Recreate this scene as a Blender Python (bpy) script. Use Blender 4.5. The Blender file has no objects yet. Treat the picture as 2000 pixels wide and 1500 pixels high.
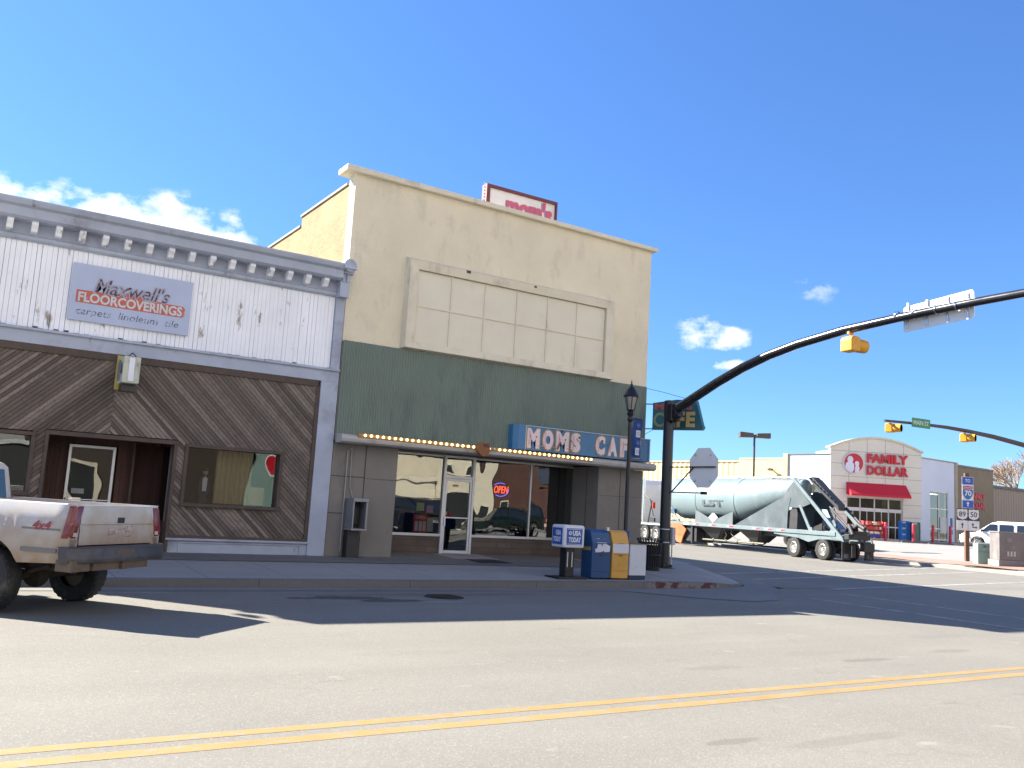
import bpy, bmesh, math, random
from mathutils import Vector, Matrix
random.seed(7)
R = math.radians
sc = bpy.context.scene
col = sc.collection
# ------------------------------------------------------------------ camera
cam_d = bpy.data.cameras.new('camera'); cam = bpy.data.objects.new('camera', cam_d); col.objects.link(cam)
cam_d.sensor_width = 36; cam_d.lens = 36*1761.34/2000; cam_d.clip_start = .05; cam_d.clip_end = 3000
cr = Vector((0.84155539, -0.53697222, 0.05869719)); cu = Vector((-0.12086426, -0.08127555, 0.9893362)); cf = Vector((0.5264754, 0.83967561, 0.13329863))
cam.matrix_world = Matrix(((cr.x, cu.x, -cf.x, 0), (cr.y, cu.y, -cf.y, 0), (cr.z, cu.z, -cf.z, 1.75), (0, 0, 0, 1)))
sc.camera = cam
# ------------------------------------------------------------------ light
SUN_EL = math.atan(.69); SUNV = Vector((-.6, .8, .69)).normalized()
sd = bpy.data.lights.new('sun', 'SUN'); sd.energy = 5.0; sd.angle = R(.55); sd.color = (1, .93, .81)
sun = bpy.data.objects.new('sun', sd); col.objects.link(sun)
sun.rotation_euler = SUNV.to_track_quat('Z', 'Y').to_euler(); sun.location = (-20, 40, 40)
sc.view_settings.view_transform = 'Standard'; sc.view_settings.look = 'None'; sc.view_settings.gamma = 1
sc.view_settings.exposure = 1.95
w = bpy.data.worlds.new("World"); sc.world = w; w.use_nodes = True
nt = w.node_tree; nt.nodes.clear()
def N(nt, t, **k):
    n = nt.nodes.new(t)
    for a, b in k.items(): setattr(n, a, b)
    return n
def math_(nt, op, a, b=None, c=None, clamp=False):
    n = nt.nodes.new('ShaderNodeMath'); n.operation = op; n.use_clamp = clamp
    for i, v in enumerate((a, b, c)):
        if v is None: continue
        if isinstance(v, (int, float)): n.inputs[i].default_value = v
        else: nt.links.new(v, n.inputs[i])
    return n.outputs[0]
sky = N(nt, 'ShaderNodeTexSky', sky_type='NISHITA'); sky.sun_disc = False
sky.sun_elevation = SUN_EL; sky.sun_rotation = math.atan2(SUNV.x, SUNV.y)
sky.altitude = 1600; sky.air_density = 1.0; sky.dust_density = .25; sky.ozone_density = 3.0
tc = N(nt, 'ShaderNodeTexCoord'); sep = N(nt, 'ShaderNodeSeparateXYZ'); nt.links.new(tc.outputs['Generated'], sep.inputs[0])
u = math_(nt, 'ARCTAN2', sep.outputs[0], sep.outputs[1]); v = math_(nt, 'TANGENT', math_(nt, 'ARCSINE', math_(nt, 'MULTIPLY', sep.outputs[2], .98)))
nz = N(nt, 'ShaderNodeTexNoise'); nz.inputs['Scale'].default_value = 16; nz.inputs['Detail'].default_value = 9; nz.inputs['Roughness'].default_value = .62
cmb = N(nt, 'ShaderNodeCombineXYZ'); nt.links.new(u, cmb.inputs[0]); nt.links.new(math_(nt, 'MULTIPLY', v, 1.5), cmb.inputs[1])
nt.links.new(cmb.outputs[0], nz.inputs['Vector'])
tot = None
for (cu_, cv_, ru, rv, st) in ((-.4, .22, .36, .1, 1.2), (-.02, .235, .13, .062, 1.3), (.1, .243, .1, .058, 1.3), (.185, .253, .06, .054, 1.1), (.245, .25, .04, .048, 1.0), (.3, .235, .035, .034, .9), (.768, .198, .03, .027, .9), (.793, .189, .036, .018, .9), (.797, .163, .026, .009, .9), (.888, .252, .022, .024, .3)):
    a = math_(nt, 'POWER', math_(nt, 'DIVIDE', math_(nt, 'SUBTRACT', u, cu_), ru), 2)
    b = math_(nt, 'POWER', math_(nt, 'ABSOLUTE', math_(nt, 'DIVIDE', math_(nt, 'SUBTRACT', v, cv_), rv)), 2)
    e = math_(nt, 'MULTIPLY', math_(nt, 'SUBTRACT', 1.0, math_(nt, 'ADD', a, b)), st)
    tot = e if tot is None else math_(nt, 'MAXIMUM', tot, e)
tot = math_(nt, 'MAXIMUM', tot, -.6)
m_ = math_(nt, 'ADD', math_(nt, 'MULTIPLY', tot, .55), math_(nt, 'MULTIPLY', math_(nt, 'SUBTRACT', nz.outputs['Fac'], .5), 2.3))
m_ = math_(nt, 'MULTIPLY', math_(nt, 'SUBTRACT', m_, .12), 2.3, clamp=True)
gate = math_(nt, 'MULTIPLY', math_(nt, 'ADD', tot, .12), 1.8, clamp=True)
m_ = math_(nt, 'MULTIPLY', m_, gate)
nb_ = N(nt, 'ShaderNodeTexNoise'); nb_.inputs['Scale'].default_value = 3.2; nb_.inputs['Detail'].default_value = 7; nt.links.new(tc.outputs['Generated'], nb_.inputs['Vector'])  # unseen bright cloud bank, added behind the camera to lift light on shaded fronts
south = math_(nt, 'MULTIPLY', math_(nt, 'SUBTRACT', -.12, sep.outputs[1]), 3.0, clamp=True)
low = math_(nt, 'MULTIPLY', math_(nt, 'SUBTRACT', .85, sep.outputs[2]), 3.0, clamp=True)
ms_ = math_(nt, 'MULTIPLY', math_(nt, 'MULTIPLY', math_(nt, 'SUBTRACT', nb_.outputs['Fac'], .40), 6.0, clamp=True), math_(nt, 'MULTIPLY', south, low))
tint = N(nt, 'ShaderNodeMix', data_type='RGBA', blend_type='MULTIPLY'); tint.inputs['Factor'].default_value = 1
gr_ = N(nt, 'ShaderNodeMix', data_type='RGBA'); gr_.inputs['A'].default_value = (.57, .80, 1.06, 1); gr_.inputs['B'].default_value = (.82, 1.16, 1.58, 1)
nt.links.new(math_(nt, 'DIVIDE', sep.outputs[2], .6, clamp=True), gr_.inputs['Factor']); nt.links.new(gr_.outputs['Result'], tint.inputs['B'])
nt.links.new(sky.outputs[0], tint.inputs['A'])
mixc = N(nt, 'ShaderNodeMix', data_type='RGBA'); nt.links.new(m_, mixc.inputs['Factor'])
nt.links.new(tint.outputs['Result'], mixc.inputs['A']); mixc.inputs['B'].default_value = (7.5, 7.6, 7.7, 1)
bg = N(nt, 'ShaderNodeBackground'); bg.inputs[1].default_value = .05
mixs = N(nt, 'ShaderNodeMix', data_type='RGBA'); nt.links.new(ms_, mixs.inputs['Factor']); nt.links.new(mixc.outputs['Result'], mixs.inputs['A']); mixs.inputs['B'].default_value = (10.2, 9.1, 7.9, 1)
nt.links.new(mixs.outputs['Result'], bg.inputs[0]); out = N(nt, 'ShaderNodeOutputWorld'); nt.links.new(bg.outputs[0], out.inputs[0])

# ------------------------------------------------------------------ materials
MC = {}
def M(name, c=(.5, .5, .5), rough=.7, metal=0., var=.12, vs=1.5, bump=.1, bs=60, dirt=None, peel=None, streak=0, coat=0, emit=None, es=1., island=0, wave=None, attr=False, spec=.5, grime=None):
    """dirt/peel=(colour, amount 0-1, scale, stretchZ)"""
    if name in MC: return MC[name]
    m = bpy.data.materials.new(name); m.use_nodes = True; t = m.node_tree; t.nodes.clear(); L = t.links.new
    o = N(t, 'ShaderNodeOutputMaterial'); b = N(t, 'ShaderNodeBsdfPrincipled'); L(b.outputs[0], o.inputs[0])
    b.inputs['Roughness'].default_value = rough; b.inputs['Metallic'].default_value = metal
    b.inputs['Coat Weight'].default_value = coat; b.inputs['Specular IOR Level'].default_value = spec
    if emit:
        b.inputs['Base Color'].default_value = (*c, 1); b.inputs['Emission Color'].default_value = (*emit, 1); b.inputs['Emission Strength'].default_value = es
        MC[name] = m; return m
    tc = N(t, 'ShaderNodeTexCoord'); P = tc.outputs['Object']
    def noise(scale, detail=4, rough_=.55, stretch=None):
        n = N(t, 'ShaderNodeTexNoise'); n.inputs['Scale'].default_value = scale; n.inputs['Detail'].default_value = detail; n.inputs['Roughness'].default_value = rough_
        if stretch:
            mp = N(t, 'ShaderNodeMapping'); mp.inputs['Scale'].default_value = stretch; L(P, mp.inputs[0]); L(mp.outputs[0], n.inputs['Vector'])
        else: L(P, n.inputs['Vector'])
        return n.outputs['Fac']
    def mixrgb(f, A, B, bt='MIX'):
        x = N(t, 'ShaderNodeMix', data_type='RGBA', blend_type=bt)
        for s, v in (('Factor', f), ('A', A), ('B', B)):
            if isinstance(v, (int, float)): x.inputs[s].default_value = v
            elif isinstance(v, tuple): x.inputs[s].default_value = (*v, 1)
            else: L(v, x.inputs[s])
        return x.outputs['Result']
    hi = tuple(min(1, k*(1+var)) for k in c); lo = tuple(k*(1-var) for k in c)
    f = math_(t, 'MULTIPLY', math_(t, 'SUBTRACT', noise(vs, 6), .3), 2.5, clamp=True)
    base = mixrgb(f, lo, hi)
    if attr:
        at = N(t, 'ShaderNodeAttribute'); at.attribute_name = 'bcol'; base = mixrgb(.85, base, at.outputs['Color'])
        g = noise(9, 6, .7, (1, 1, 1)); base = mixrgb(math_(t, 'MULTIPLY', math_(t, 'SUBTRACT', g, .45), 2.2, clamp=True), base, tuple(k*.45 for k in c))
    if island:
        gi = N(t, 'ShaderNodeNewGeometry'); r_ = gi.outputs['Random Per Island']
        base = mixrgb(math_(t, 'MULTIPLY', r_, island), base, tuple(k*.35 for k in c))
    if streak:
        s_ = noise(1, 5, .6, (9, 9, .5)); base = mixrgb(math_(t, 'MULTIPLY', math_(t, 'SUBTRACT', s_, .45), streak*4, clamp=True), base, tuple(k*.45 for k in c))
    for q in (dirt, peel, grime):
        if q:
            dc, am, ds, sz = q
            n_ = noise(1, 8, .65, (ds, ds, ds*sz))
            th = .72-.42*am
            base = mixrgb(math_(t, 'MULTIPLY', math_(t, 'SUBTRACT', n_, th), 14 if q is peel else 4, clamp=True), base, dc)
    fine = noise(bs, 3)
    base = mixrgb(.5*min(1, var*2), base, mixrgb(fine, tuple(k*.7 for k in c), hi))
    L(base, b.inputs['Base Color'])
    rr = math_(t, 'ADD', rough-.08, math_(t, 'MULTIPLY', f, .16)); L(rr, b.inputs['Roughness'])
    if bump:
        bp = N(t, 'ShaderNodeBump'); bp.inputs['Strength'].default_value = min(1, bump*3); bp.inputs['Distance'].default_value = .012*bump*4
        h = math_(t, 'ADD', noise(bs, 4), math_(t, 'MULTIPLY', noise(vs*4, 3), .6)); L(h, bp.inputs['Height']); L(bp.outputs[0], b.inputs['Normal'])
    MC[name] = m; return m
def glass(name, tint=(.5, .55, .55), refl=.34, wav=.012, ws=.9, rough=0., fw=.6):
    if name in MC: return MC[name]
    m = bpy.data.materials.new(name); m.use_nodes = True; t = m.node_tree; t.nodes.clear(); L = t.links.new
    o = N(t, 'ShaderNodeOutputMaterial'); g = N(t, 'ShaderNodeBsdfGlossy'); g.inputs['Roughness'].default_value = rough; g.inputs['Color'].default_value = (.97, 1, .98, 1)
    tr = N(t, 'ShaderNodeBsdfTransparent'); tr.inputs[0].default_value = (*tint, 1); mx = N(t, 'ShaderNodeMixShader')
    lw = N(t, 'ShaderNodeLayerWeight'); lw.inputs[0].default_value = .35
    L(math_(t, 'ADD', math_(t, 'MULTIPLY', lw.outputs['Fresnel'], fw), refl, clamp=True), mx.inputs[0]); L(tr.outputs[0], mx.inputs[1]); L(g.outputs[0], mx.inputs[2]); L(mx.outputs[0], o.inputs[0])
    if wav:
        tc = N(t, 'ShaderNodeTexCoord'); n = N(t, 'ShaderNodeTexNoise'); n.inputs['Scale'].default_value = ws; n.inputs['Detail'].default_value = 1.2; L(tc.outputs['Object'], n.inputs['Vector'])
        bp = N(t, 'ShaderNodeBump'); bp.inputs['Strength'].default_value = 1; bp.inputs['Distance'].default_value = wav; L(n.outputs['Fac'], bp.inputs['Height']); L(bp.outputs[0], g.inputs['Normal'])
    MC[name] = m; return m
def brickmat(name, c1, c2, mort, sc_=1., axis='X', rough=.85, w_=.22, h_=.075, ms=.012, off=.5):
    if name in MC: return MC[name]
    m = bpy.data.materials.new(name); m.use_nodes = True; t = m.node_tree; t.nodes.clear(); L = t.links.new
    o = N(t, 'ShaderNodeOutputMaterial'); b = N(t, 'ShaderNodeBsdfPrincipled'); L(b.outputs[0], o.inputs[0]); b.inputs['Roughness'].default_value = rough
    tc = N(t, 'ShaderNodeTexCoord'); s = N(t, 'ShaderNodeSeparateXYZ'); L(tc.outputs['Object'], s.inputs[0]); cb = N(t, 'ShaderNodeCombineXYZ')
    if axis == 'XY': L(math_(t, 'ADD', s.outputs[0], s.outputs[1]), cb.inputs[0])
    else: L(s.outputs[0 if axis == 'X' else 1], cb.inputs[0])
    L(s.outputs[2], cb.inputs[1])
    br = N(t, 'ShaderNodeTexBrick'); br.inputs['Scale'].default_value = sc_; br.inputs['Brick Width'].default_value = w_; br.inputs['Row Height'].default_value = h_; br.inputs['Mortar Size'].default_value = ms; br.offset = off
    br.inputs['Color1'].default_value = (*c1, 1); br.inputs['Color2'].default_value = (*c2, 1); br.inputs['Mortar'].default_value = (*mort, 1)
    L(cb.outputs[0], br.inputs['Vector']); n = N(t, 'ShaderNodeTexNoise'); n.inputs['Scale'].default_value = 1.3; n.inputs['Detail'].default_value = 7; L(tc.outputs['Object'], n.inputs['Vector'])
    mx = N(t, 'ShaderNodeMix', data_type='RGBA', blend_type='MULTIPLY'); mx.inputs['Factor'].default_value = .7; L(br.outputs[0], mx.inputs['A'])
    rp = N(t, 'ShaderNodeValToRGB'); rp.color_ramp.elements[0].position = .25; rp.color_ramp.elements[0].color = (.55, .53, .5, 1); rp.color_ramp.elements[1].position = .65; rp.color_ramp.elements[1].color = (1.1, 1.08, 1.05, 1)
    L(n.outputs['Fac'], rp.inputs[0]); L(rp.outputs[0], mx.inputs['B']); L(mx.outputs['Result'], b.inputs['Base Color'])
    bp = N(t, 'ShaderNodeBump'); bp.inputs['Strength'].default_value = .6; bp.inputs['Distance'].default_value = .01; L(math_(t, 'SUBTRACT', 1., br.outputs['Fac']), bp.inputs['Height']); L(bp.outputs[0], b.inputs['Normal'])
    MC[name] = m; return m
def groundmat(name, c, var, stain=(.05, .05, .05), crack=.5, fine=90, rough=.9, lanes=None, joints=None, pale=0., spots=()):
    if name in MC: return MC[name]
    m = bpy.data.materials.new(name); m.use_nodes = True; t = m.node_tree; t.nodes.clear(); L = t.links.new
    o = N(t, 'ShaderNodeOutputMaterial'); b = N(t, 'ShaderNodeBsdfPrincipled'); L(b.outputs[0], o.inputs[0]); b.inputs['Roughness'].default_value = rough; b.inputs['Specular IOR Level'].default_value = .25
    tc = N(t, 'ShaderNodeTexCoord'); P = tc.outputs['Object']
    def noise(s, d=5, r=.6, st=None):
        n = N(t, 'ShaderNodeTexNoise'); n.inputs['Scale'].default_value = s; n.inputs['Detail'].default_value = d; n.inputs['Roughness'].default_value = r
        if st:
            mp = N(t, 'ShaderNodeMapping'); mp.inputs['Scale'].default_value = st; L(P, mp.inputs[0]); L(mp.outputs[0], n.inputs['Vector'])
        else: L(P, n.inputs['Vector'])
        return n.outputs['Fac']
    def mix(f, A, B, bt='MIX'):
        x = N(t, 'ShaderNodeMix', data_type='RGBA', blend_type=bt)
        for s, v in (('Factor', f), ('A', A), ('B', B)):
            if isinstance(v, (int, float)): x.inputs[s].default_value = v
            elif isinstance(v, tuple): x.inputs[s].default_value = (*v, 1)
            else: L(v, x.inputs[s])
        return x.outputs['Result']
    lo = tuple(k*(1-var) for k in c); hi = tuple(k*(1+var) for k in c)
    base = mix(math_(t, 'MULTIPLY', math_(t, 'SUBTRACT', noise(.35, 6), .3), 2.5, clamp=True), lo, hi)
    # long wear bands along the travel direction
    base = mix(math_(t, 'MULTIPLY', math_(t, 'SUBTRACT', noise(1, 4, .5, (.05, .9, 1) if lanes != 'Y' else (.9, .05, 1)), .42), 2.6, clamp=True), base, tuple(k*(1-var*1.3) for k in c))
    # aggregate speckle
    vo = N(t, 'ShaderNodeTexVoronoi'); vo.inputs['Scale'].default_value = fine; L(P, vo.inputs['Vector'])
    sp = N(t, 'ShaderNodeSeparateColor'); L(vo.outputs['Color'], sp.inputs[0])
    base = mix(math_(t, 'MULTIPLY', sp.outputs[0], .3), base, tuple(k*.55 for k in c))
    base = mix(math_(t, 'MULTIPLY', math_(t, 'SUBTRACT', sp.outputs[1], .82), 3.5, clamp=True), base, tuple(min(1, k*1.5) for k in c))
    # small dark pits and pale spots, oil stains
    base = mix(math_(t, 'MULTIPLY', math_(t, 'SUBTRACT', noise(1, 5, .7, (5, 12, 1)), .68), 9, clamp=True), base, tuple(k*.55 for k in c))
    base = mix(math_(t, 'MULTIPLY', math_(t, 'SUBTRACT', noise(1, 5, .7, (.7, 1.7, 1)), .63), 5, clamp=True), base, stain)
    if pale: base = mix(math_(t, 'MULTIPLY', math_(t, 'SUBTRACT', noise(1, 3, .5, (1.6, 2.2, 1)), .68), 12*pale, clamp=True), base, tuple(min(1, k*1.35) for k in c))
    if spots:
        s = N(t, 'ShaderNodeSeparateXYZ'); L(P, s.inputs[0]); wn = noise(2.2, 6, .7)
        for (cx, cy, rx, ry, st, dk) in spots:
            a = math_(t, 'POWER', math_(t, 'ABSOLUTE', math_(t, 'DIVIDE', math_(t, 'SUBTRACT', s.outputs[0], cx), rx)), 2); b_ = math_(t, 'POWER', math_(t, 'ABSOLUTE', math_(t, 'DIVIDE', math_(t, 'SUBTRACT', s.outputs[1], cy), ry)), 2)
            e = math_(t, 'ADD', math_(t, 'SUBTRACT', 1.0, math_(t, 'ADD', a, b_)), math_(t, 'MULTIPLY', math_(t, 'SUBTRACT', wn, .5), 3.2))
            base = mix(math_(t, 'MULTIPLY', math_(t, 'MULTIPLY', e, 2.2, clamp=True), st), base, tuple(k*dk for k in c))
    if crack:
        v1 = N(t, 'ShaderNodeTexVoronoi', feature='DISTANCE_TO_EDGE'); v1.inputs['Scale'].default_value = .33
        mp = N(t, 'ShaderNodeMapping'); L(P, mp.inputs[0]); wn = N(t, 'ShaderNodeTexNoise'); wn.inputs['Scale'].default_value = 1.2; wn.inputs['Detail'].default_value = 5; L(P, wn.inputs['Vector'])
        ad = N(t, 'ShaderNodeVectorMath', operation='MULTIPLY_ADD'); L(wn.outputs['Color'], ad.inputs[0]); ad.inputs[1].default_value = (.9, .9, .9); L(mp.outputs[0], ad.inputs[2]); L(ad.outputs[0], v1.inputs['Vector'])
        cm = math_(t, 'LESS_THAN', v1.outputs['Distance'], .006)
        cm = math_(t, 'MULTIPLY', cm, math_(t, 'MULTIPLY', math_(t, 'SUBTRACT', noise(.5, 2), .47), 8, clamp=True))
        base = mix(math_(t, 'MULTIPLY', cm, crack), base, tuple(k*.4 for k in c))
    if joints:
        s = N(t, 'ShaderNodeSeparateXYZ'); L(P, s.inputs[0])
        jm = None
        for ax, per, off in joints:
            fr = math_(t, 'FRACT', math_(t, 'DIVIDE', math_(t, 'ADD', s.outputs[ax], off), per)); k = math_(t, 'LESS_THAN', fr, .016/per)
            jm = k if jm is None else math_(t, 'MAXIMUM', jm, k)
        base = mix(math_(t, 'MULTIPLY', jm, .75), base, tuple(k*.35 for k in c))
    L(base, b.inputs['Base Color'])
    bp = N(t, 'ShaderNodeBump'); bp.inputs['Strength'].default_value = .45; bp.inputs['Distance'].default_value = .008; L(math_(t, 'ADD', sp.outputs[0], noise(12, 5)), bp.inputs['Height']); L(bp.outputs[0], b.inputs['Normal'])
    MC[name] = m; return m

# ------------------------------------------------------------------ mesh helpers
BASE = {}
I4 = Matrix.Identity(4)
def Fr(x, y, az, z=0):
    """frame on a vertical wall: local x runs along compass direction az, local y points INTO the wall, z up"""
    a = R(az); d = Vector((math.sin(a), math.cos(a), 0)); n = Vector((-math.cos(a), math.sin(a), 0))
    return Matrix(((d.x, n.x, 0, x), (d.y, n.y, 0, y), (0, 0, 1, z), (0, 0, 0, 1)))
class MB:
    def __init__(s, T=I4): s.v = []; s.f = []; s.m = []; s.T = T; s.mi = 0; s.fc = {}
    def add(s, vs, fs, mi=None, colr=None):
        o = len(s.v); s.v += [s.T @ Vector(p) for p in vs]
        for f in fs:
            if colr is not None: s.fc[len(s.f)] = colr
            s.f.append([i+o for i in f]); s.m.append(s.mi if mi is None else mi)
        return s
    def box(s, x0, x1, y0, y1, z0, z1, mi=None, colr=None):
        if x0 > x1: x0, x1 = x1, x0
        if y0 > y1: y0, y1 = y1, y0
        if z0 > z1: z0, z1 = z1, z0
        return s.add([(x0, y0, z0), (x1, y0, z0), (x1, y1, z0), (x0, y1, z0), (x0, y0, z1), (x1, y0, z1), (x1, y1, z1), (x0, y1, z1)],
                     [(0, 3, 2, 1), (4, 5, 6, 7), (0, 1, 5, 4), (1, 2, 6, 5), (2, 3, 7, 6), (3, 0, 4, 7)], mi, colr)
    def prism(s, poly, axis, a, b, mi=None, colr=None):
        """poly of 2-D points; axis 'x': (y,z) extruded in x; 'y': (x,z) in y; 'z': (x,y) in z"""
        n = len(poly)
        def P(p, t): return {'x': (t, p[0], p[1]), 'y': (p[0], t, p[1]), 'z': (p[0], p[1], t)}[axis]
        return s.add([P(p, a) for p in poly]+[P(p, b) for p in poly], [list(range(n)), list(range(2*n-1, n-1, -1))]+[(i, i+n, (i+1) % n+n, (i+1) % n) for i in range(n)], mi, colr)
    def tube(s, pts, r, n=10, mi=None, cap=True):
        pts = [Vector(p) for p in pts]; rs = r if isinstance(r, (list, tuple)) else [r]*len(pts)
        vs = []; up = None
        for i, p in enumerate(pts):
            d = (pts[min(i+1, len(pts)-1)]-pts[max(i-1, 0)]).normalized()
            if up is None: up = Vector((0, 0, 1)) if abs(d.z) < .9 else Vector((1, 0, 0))
            a = d.cross(up).normalized(); b_ = a.cross(d).normalized(); up = b_
            for k in range(n): t = 2*math.pi*k/n; vs.append(p+rs[i]*(math.cos(t)*a+math.sin(t)*b_))
        fs = []
        for i in range(len(pts)-1):
            for k in range(n): fs.append((i*n+k, i*n+(k+1) % n, (i+1)*n+(k+1) % n, (i+1)*n+k))
        if cap: fs += [list(range(n-1, -1, -1)), list(range((len(pts)-1)*n, len(pts)*n))]
        return s.add(vs, fs, mi)
    def lathe(s, prof, c=(0, 0, 0), n=20, axis='z', mi=None, a0=0, a1=360):
        full = a1-a0 >= 360; k_ = n if full else n+1; vs = []
        for (r, h) in prof:
            for k in range(k_):
                t = R(a0+(a1-a0)*k/n); x, y = r*math.cos(t), r*math.sin(t)
                p = {'z': (x, y, h), 'y': (x, h, y), 'x': (h, x, y)}[axis]; vs.append((p[0]+c[0], p[1]+c[1], p[2]+c[2]))
        fs = []
        for i in range(len(prof)-1):
            for k in range(n if full else n):
                j = (k+1) % k_
                fs.append((i*k_+k, i*k_+j, (i+1)*k_+j, (i+1)*k_+k))
        return s.add(vs, fs, mi)
    def disc(s, c, r, axis='y', n=20, mi=None, rz=None):
        rz = rz or r; vs = []
        for k in range(n):
            t = 2*math.pi*k/n; a, b_ = r*math.cos(t), rz*math.sin(t)
            vs.append({'y': (c[0]+a, c[1], c[2]+b_), 'x': (c[0], c[1]+a, c[2]+b_), 'z': (c[0]+a, c[1]+b_, c[2])}[axis])
        return s.add(vs, [list(range(n))], mi)
    def sphere(s, c, r, n=10, m=6, mi=None, sz=1):
        prof = [(max(1e-4, r*math.sin(math.pi*i/m)), -r*sz*math.cos(math.pi*i/m)) for i in range(m+1)]
        return s.lathe(prof, c, n, 'z', mi)
    def text(s, txt, x0, x1, z0, z1, y, ext=.004, offset=0., shear=0., mi=None, rot=0):
        """letters in the local x-z plane fitted in the box, standing at local y and extruded towards -y"""
        cu = bpy.data.curves.new('t', 'FONT'); cu.body = txt; cu.extrude = .5; cu.offset = offset; cu.shear = shear; cu.resolution_u = 3
        ob = bpy.data.objects.new('t', cu); col.objects.link(ob); bpy.context.view_layer.update()
        me = bpy.data.meshes.new_from_object(ob.evaluated_get(bpy.context.evaluated_depsgraph_get()))
        vs = [q.co.copy() for q in me.vertices]; fs = [list(p.vertices) for p in me.polygons]
        bpy.data.objects.remove(ob); bpy.data.meshes.remove(me)
        ax, bx = min(q.x for q in vs), max(q.x for q in vs); ay, by = min(q.y for q in vs), max(q.y for q in vs)
        o = []
        for q in vs:
            X = x0+(q.x-ax)/(bx-ax)*(x1-x0); Z = z0+(q.y-ay)/(by-ay)*(z1-z0)
            if rot: cx = (x0+x1)/2; cz = (z0+z1)/2; c_, s_ = math.cos(R(rot)), math.sin(R(rot)); X, Z = cx+(X-cx)*c_-(Z-cz)*s_, cz+(X-cx)*s_+(Z-cz)*c_
            o.append((X, y-ext if q.z > 0 else y, Z))
        return s.add(o, fs, mi)
    def split(s, name, mat, parent=None, **k):
        '''one object per connected piece'''
        p = list(range(len(s.v)))
        def fd(i):
            while p[i] != i: p[i] = p[p[i]]; i = p[i]
            return i
        for f in s.f:
            for i in f[1:]: p[fd(i)] = fd(f[0])
        g = {}
        for n, f in enumerate(s.f): g.setdefault(fd(f[0]), []).append(n)
        for fs in g.values():
            q = MB(); mp = {}
            for n in fs:
                for i in s.f[n]:
                    if i not in mp: mp[i] = len(q.v); q.v.append(s.v[i])
                q.f.append([mp[i] for i in s.f[n]]); q.m.append(s.m[n])
            q.build(name, mat, parent, **k)
    def build(s, name, mat, parent=None, smooth=False, bevel=0, label=None, kind=None, sharp=40):
        me = bpy.data.meshes.new(name); b = BASE.get(parent.name, Vector()) if parent else Vector()
        me.from_pydata([p-b for p in s.v], [], s.f)
        for m in (mat if isinstance(mat, (list, tuple)) else [mat]): me.materials.append(m)
        for p, i in zip(me.polygons, s.m): p.material_index = i
        if s.fc:
            ca = me.color_attributes.new('bcol', 'FLOAT_COLOR', 'CORNER')
            for p in me.polygons:
                c = s.fc.get(p.index, (.3, .3, .3))
                for li in p.loop_indices: ca.data[li].color = (*c, 1)
        bm = bmesh.new(); bm.from_mesh(me); bmesh.ops.recalc_face_normals(bm, faces=bm.faces)
        if smooth:
            for f in bm.faces: f.smooth = True
            for e in bm.edges:
                if len(e.link_faces) == 2 and e.calc_face_angle(0) > R(sharp): e.smooth = False
        bm.to_mesh(me); bm.free()
        o = bpy.data.objects.new(name, me); col.objects.link(o)
        if parent: o.parent = parent
        BASE[o.name] = b
        if bevel:
            q = o.modifiers.new('bev', 'BEVEL'); q.width = bevel; q.segments = 2; q.limit_method = 'ANGLE'; q.angle_limit = R(35)
        if label: o['label'] = label
        if kind: o['kind'] = kind
        return o
def tag(o, label, cat, group=None):
    o['label'] = label; o['category'] = cat
    if group: o['group'] = group
    return o
def thing(name, label, cat, loc=(0, 0, 0), rz=None, group=None):
    """rz None: parts are given in world coordinates; rz a number: parts are given in local ones"""
    o = bpy.data.objects.new(name, None); col.objects.link(o); o.location = loc; o.empty_display_size = .3
    if rz is None: BASE[o.name] = Vector(loc)
    else: o.rotation_euler = (0, 0, rz); BASE[o.name] = Vector()
    return tag(o, label, cat, group)
def copy_tree(o, loc, rz=None, label=None):
    c = o.copy(); col.objects.link(c); c.location = loc
    if rz is not None: c.rotation_euler = (0, 0, rz)
    if label: c['label'] = label
    def rec(a, b):
        for ch in list(a.children):
            d = ch.copy(); col.objects.link(d); d.parent = b; rec(ch, d)
    rec(o, c); return c
def S(x, Y): return x*Y/21.
def Zs(z, Y): return 1.75+(z-1.75)*Y/21.

# ------------------------------------------------------------------ common materials
alu = M('brushed_aluminium', (.55, .57, .6), .4, .7, .06, bump=.02)
whitemetal = M('white_painted_metal', (.72, .72, .7), .45, 0, .05, bump=.02, dirt=((.35, .3, .24), .35, 1.2, .5))
blackmetal = M('black_painted_metal', (.012, .013, .016), .35, 0, .15, bump=.03)
darkplastic = M('dark_plastic', (.02, .02, .022), .5, bump=.05)
rubber = M('tyre_rubber', (.022, .022, .023), .8, var=.25, vs=5, bump=.15, dirt=((.14, .12, .1), .4, 4, 1))
darkroom = M('dark_interior', (.035, .03, .026), .9, var=.3)
glass_car = M('car_glass', (.018, .022, .026), .08, bump=0, var=.05, coat=1)
chrome = M('chrome', (.75, .75, .76), .12, 1, .03, bump=0)
rustm = M('rusty_steel', (.12, .08, .06), .8, .3, .4, vs=6, bump=.2)

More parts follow.
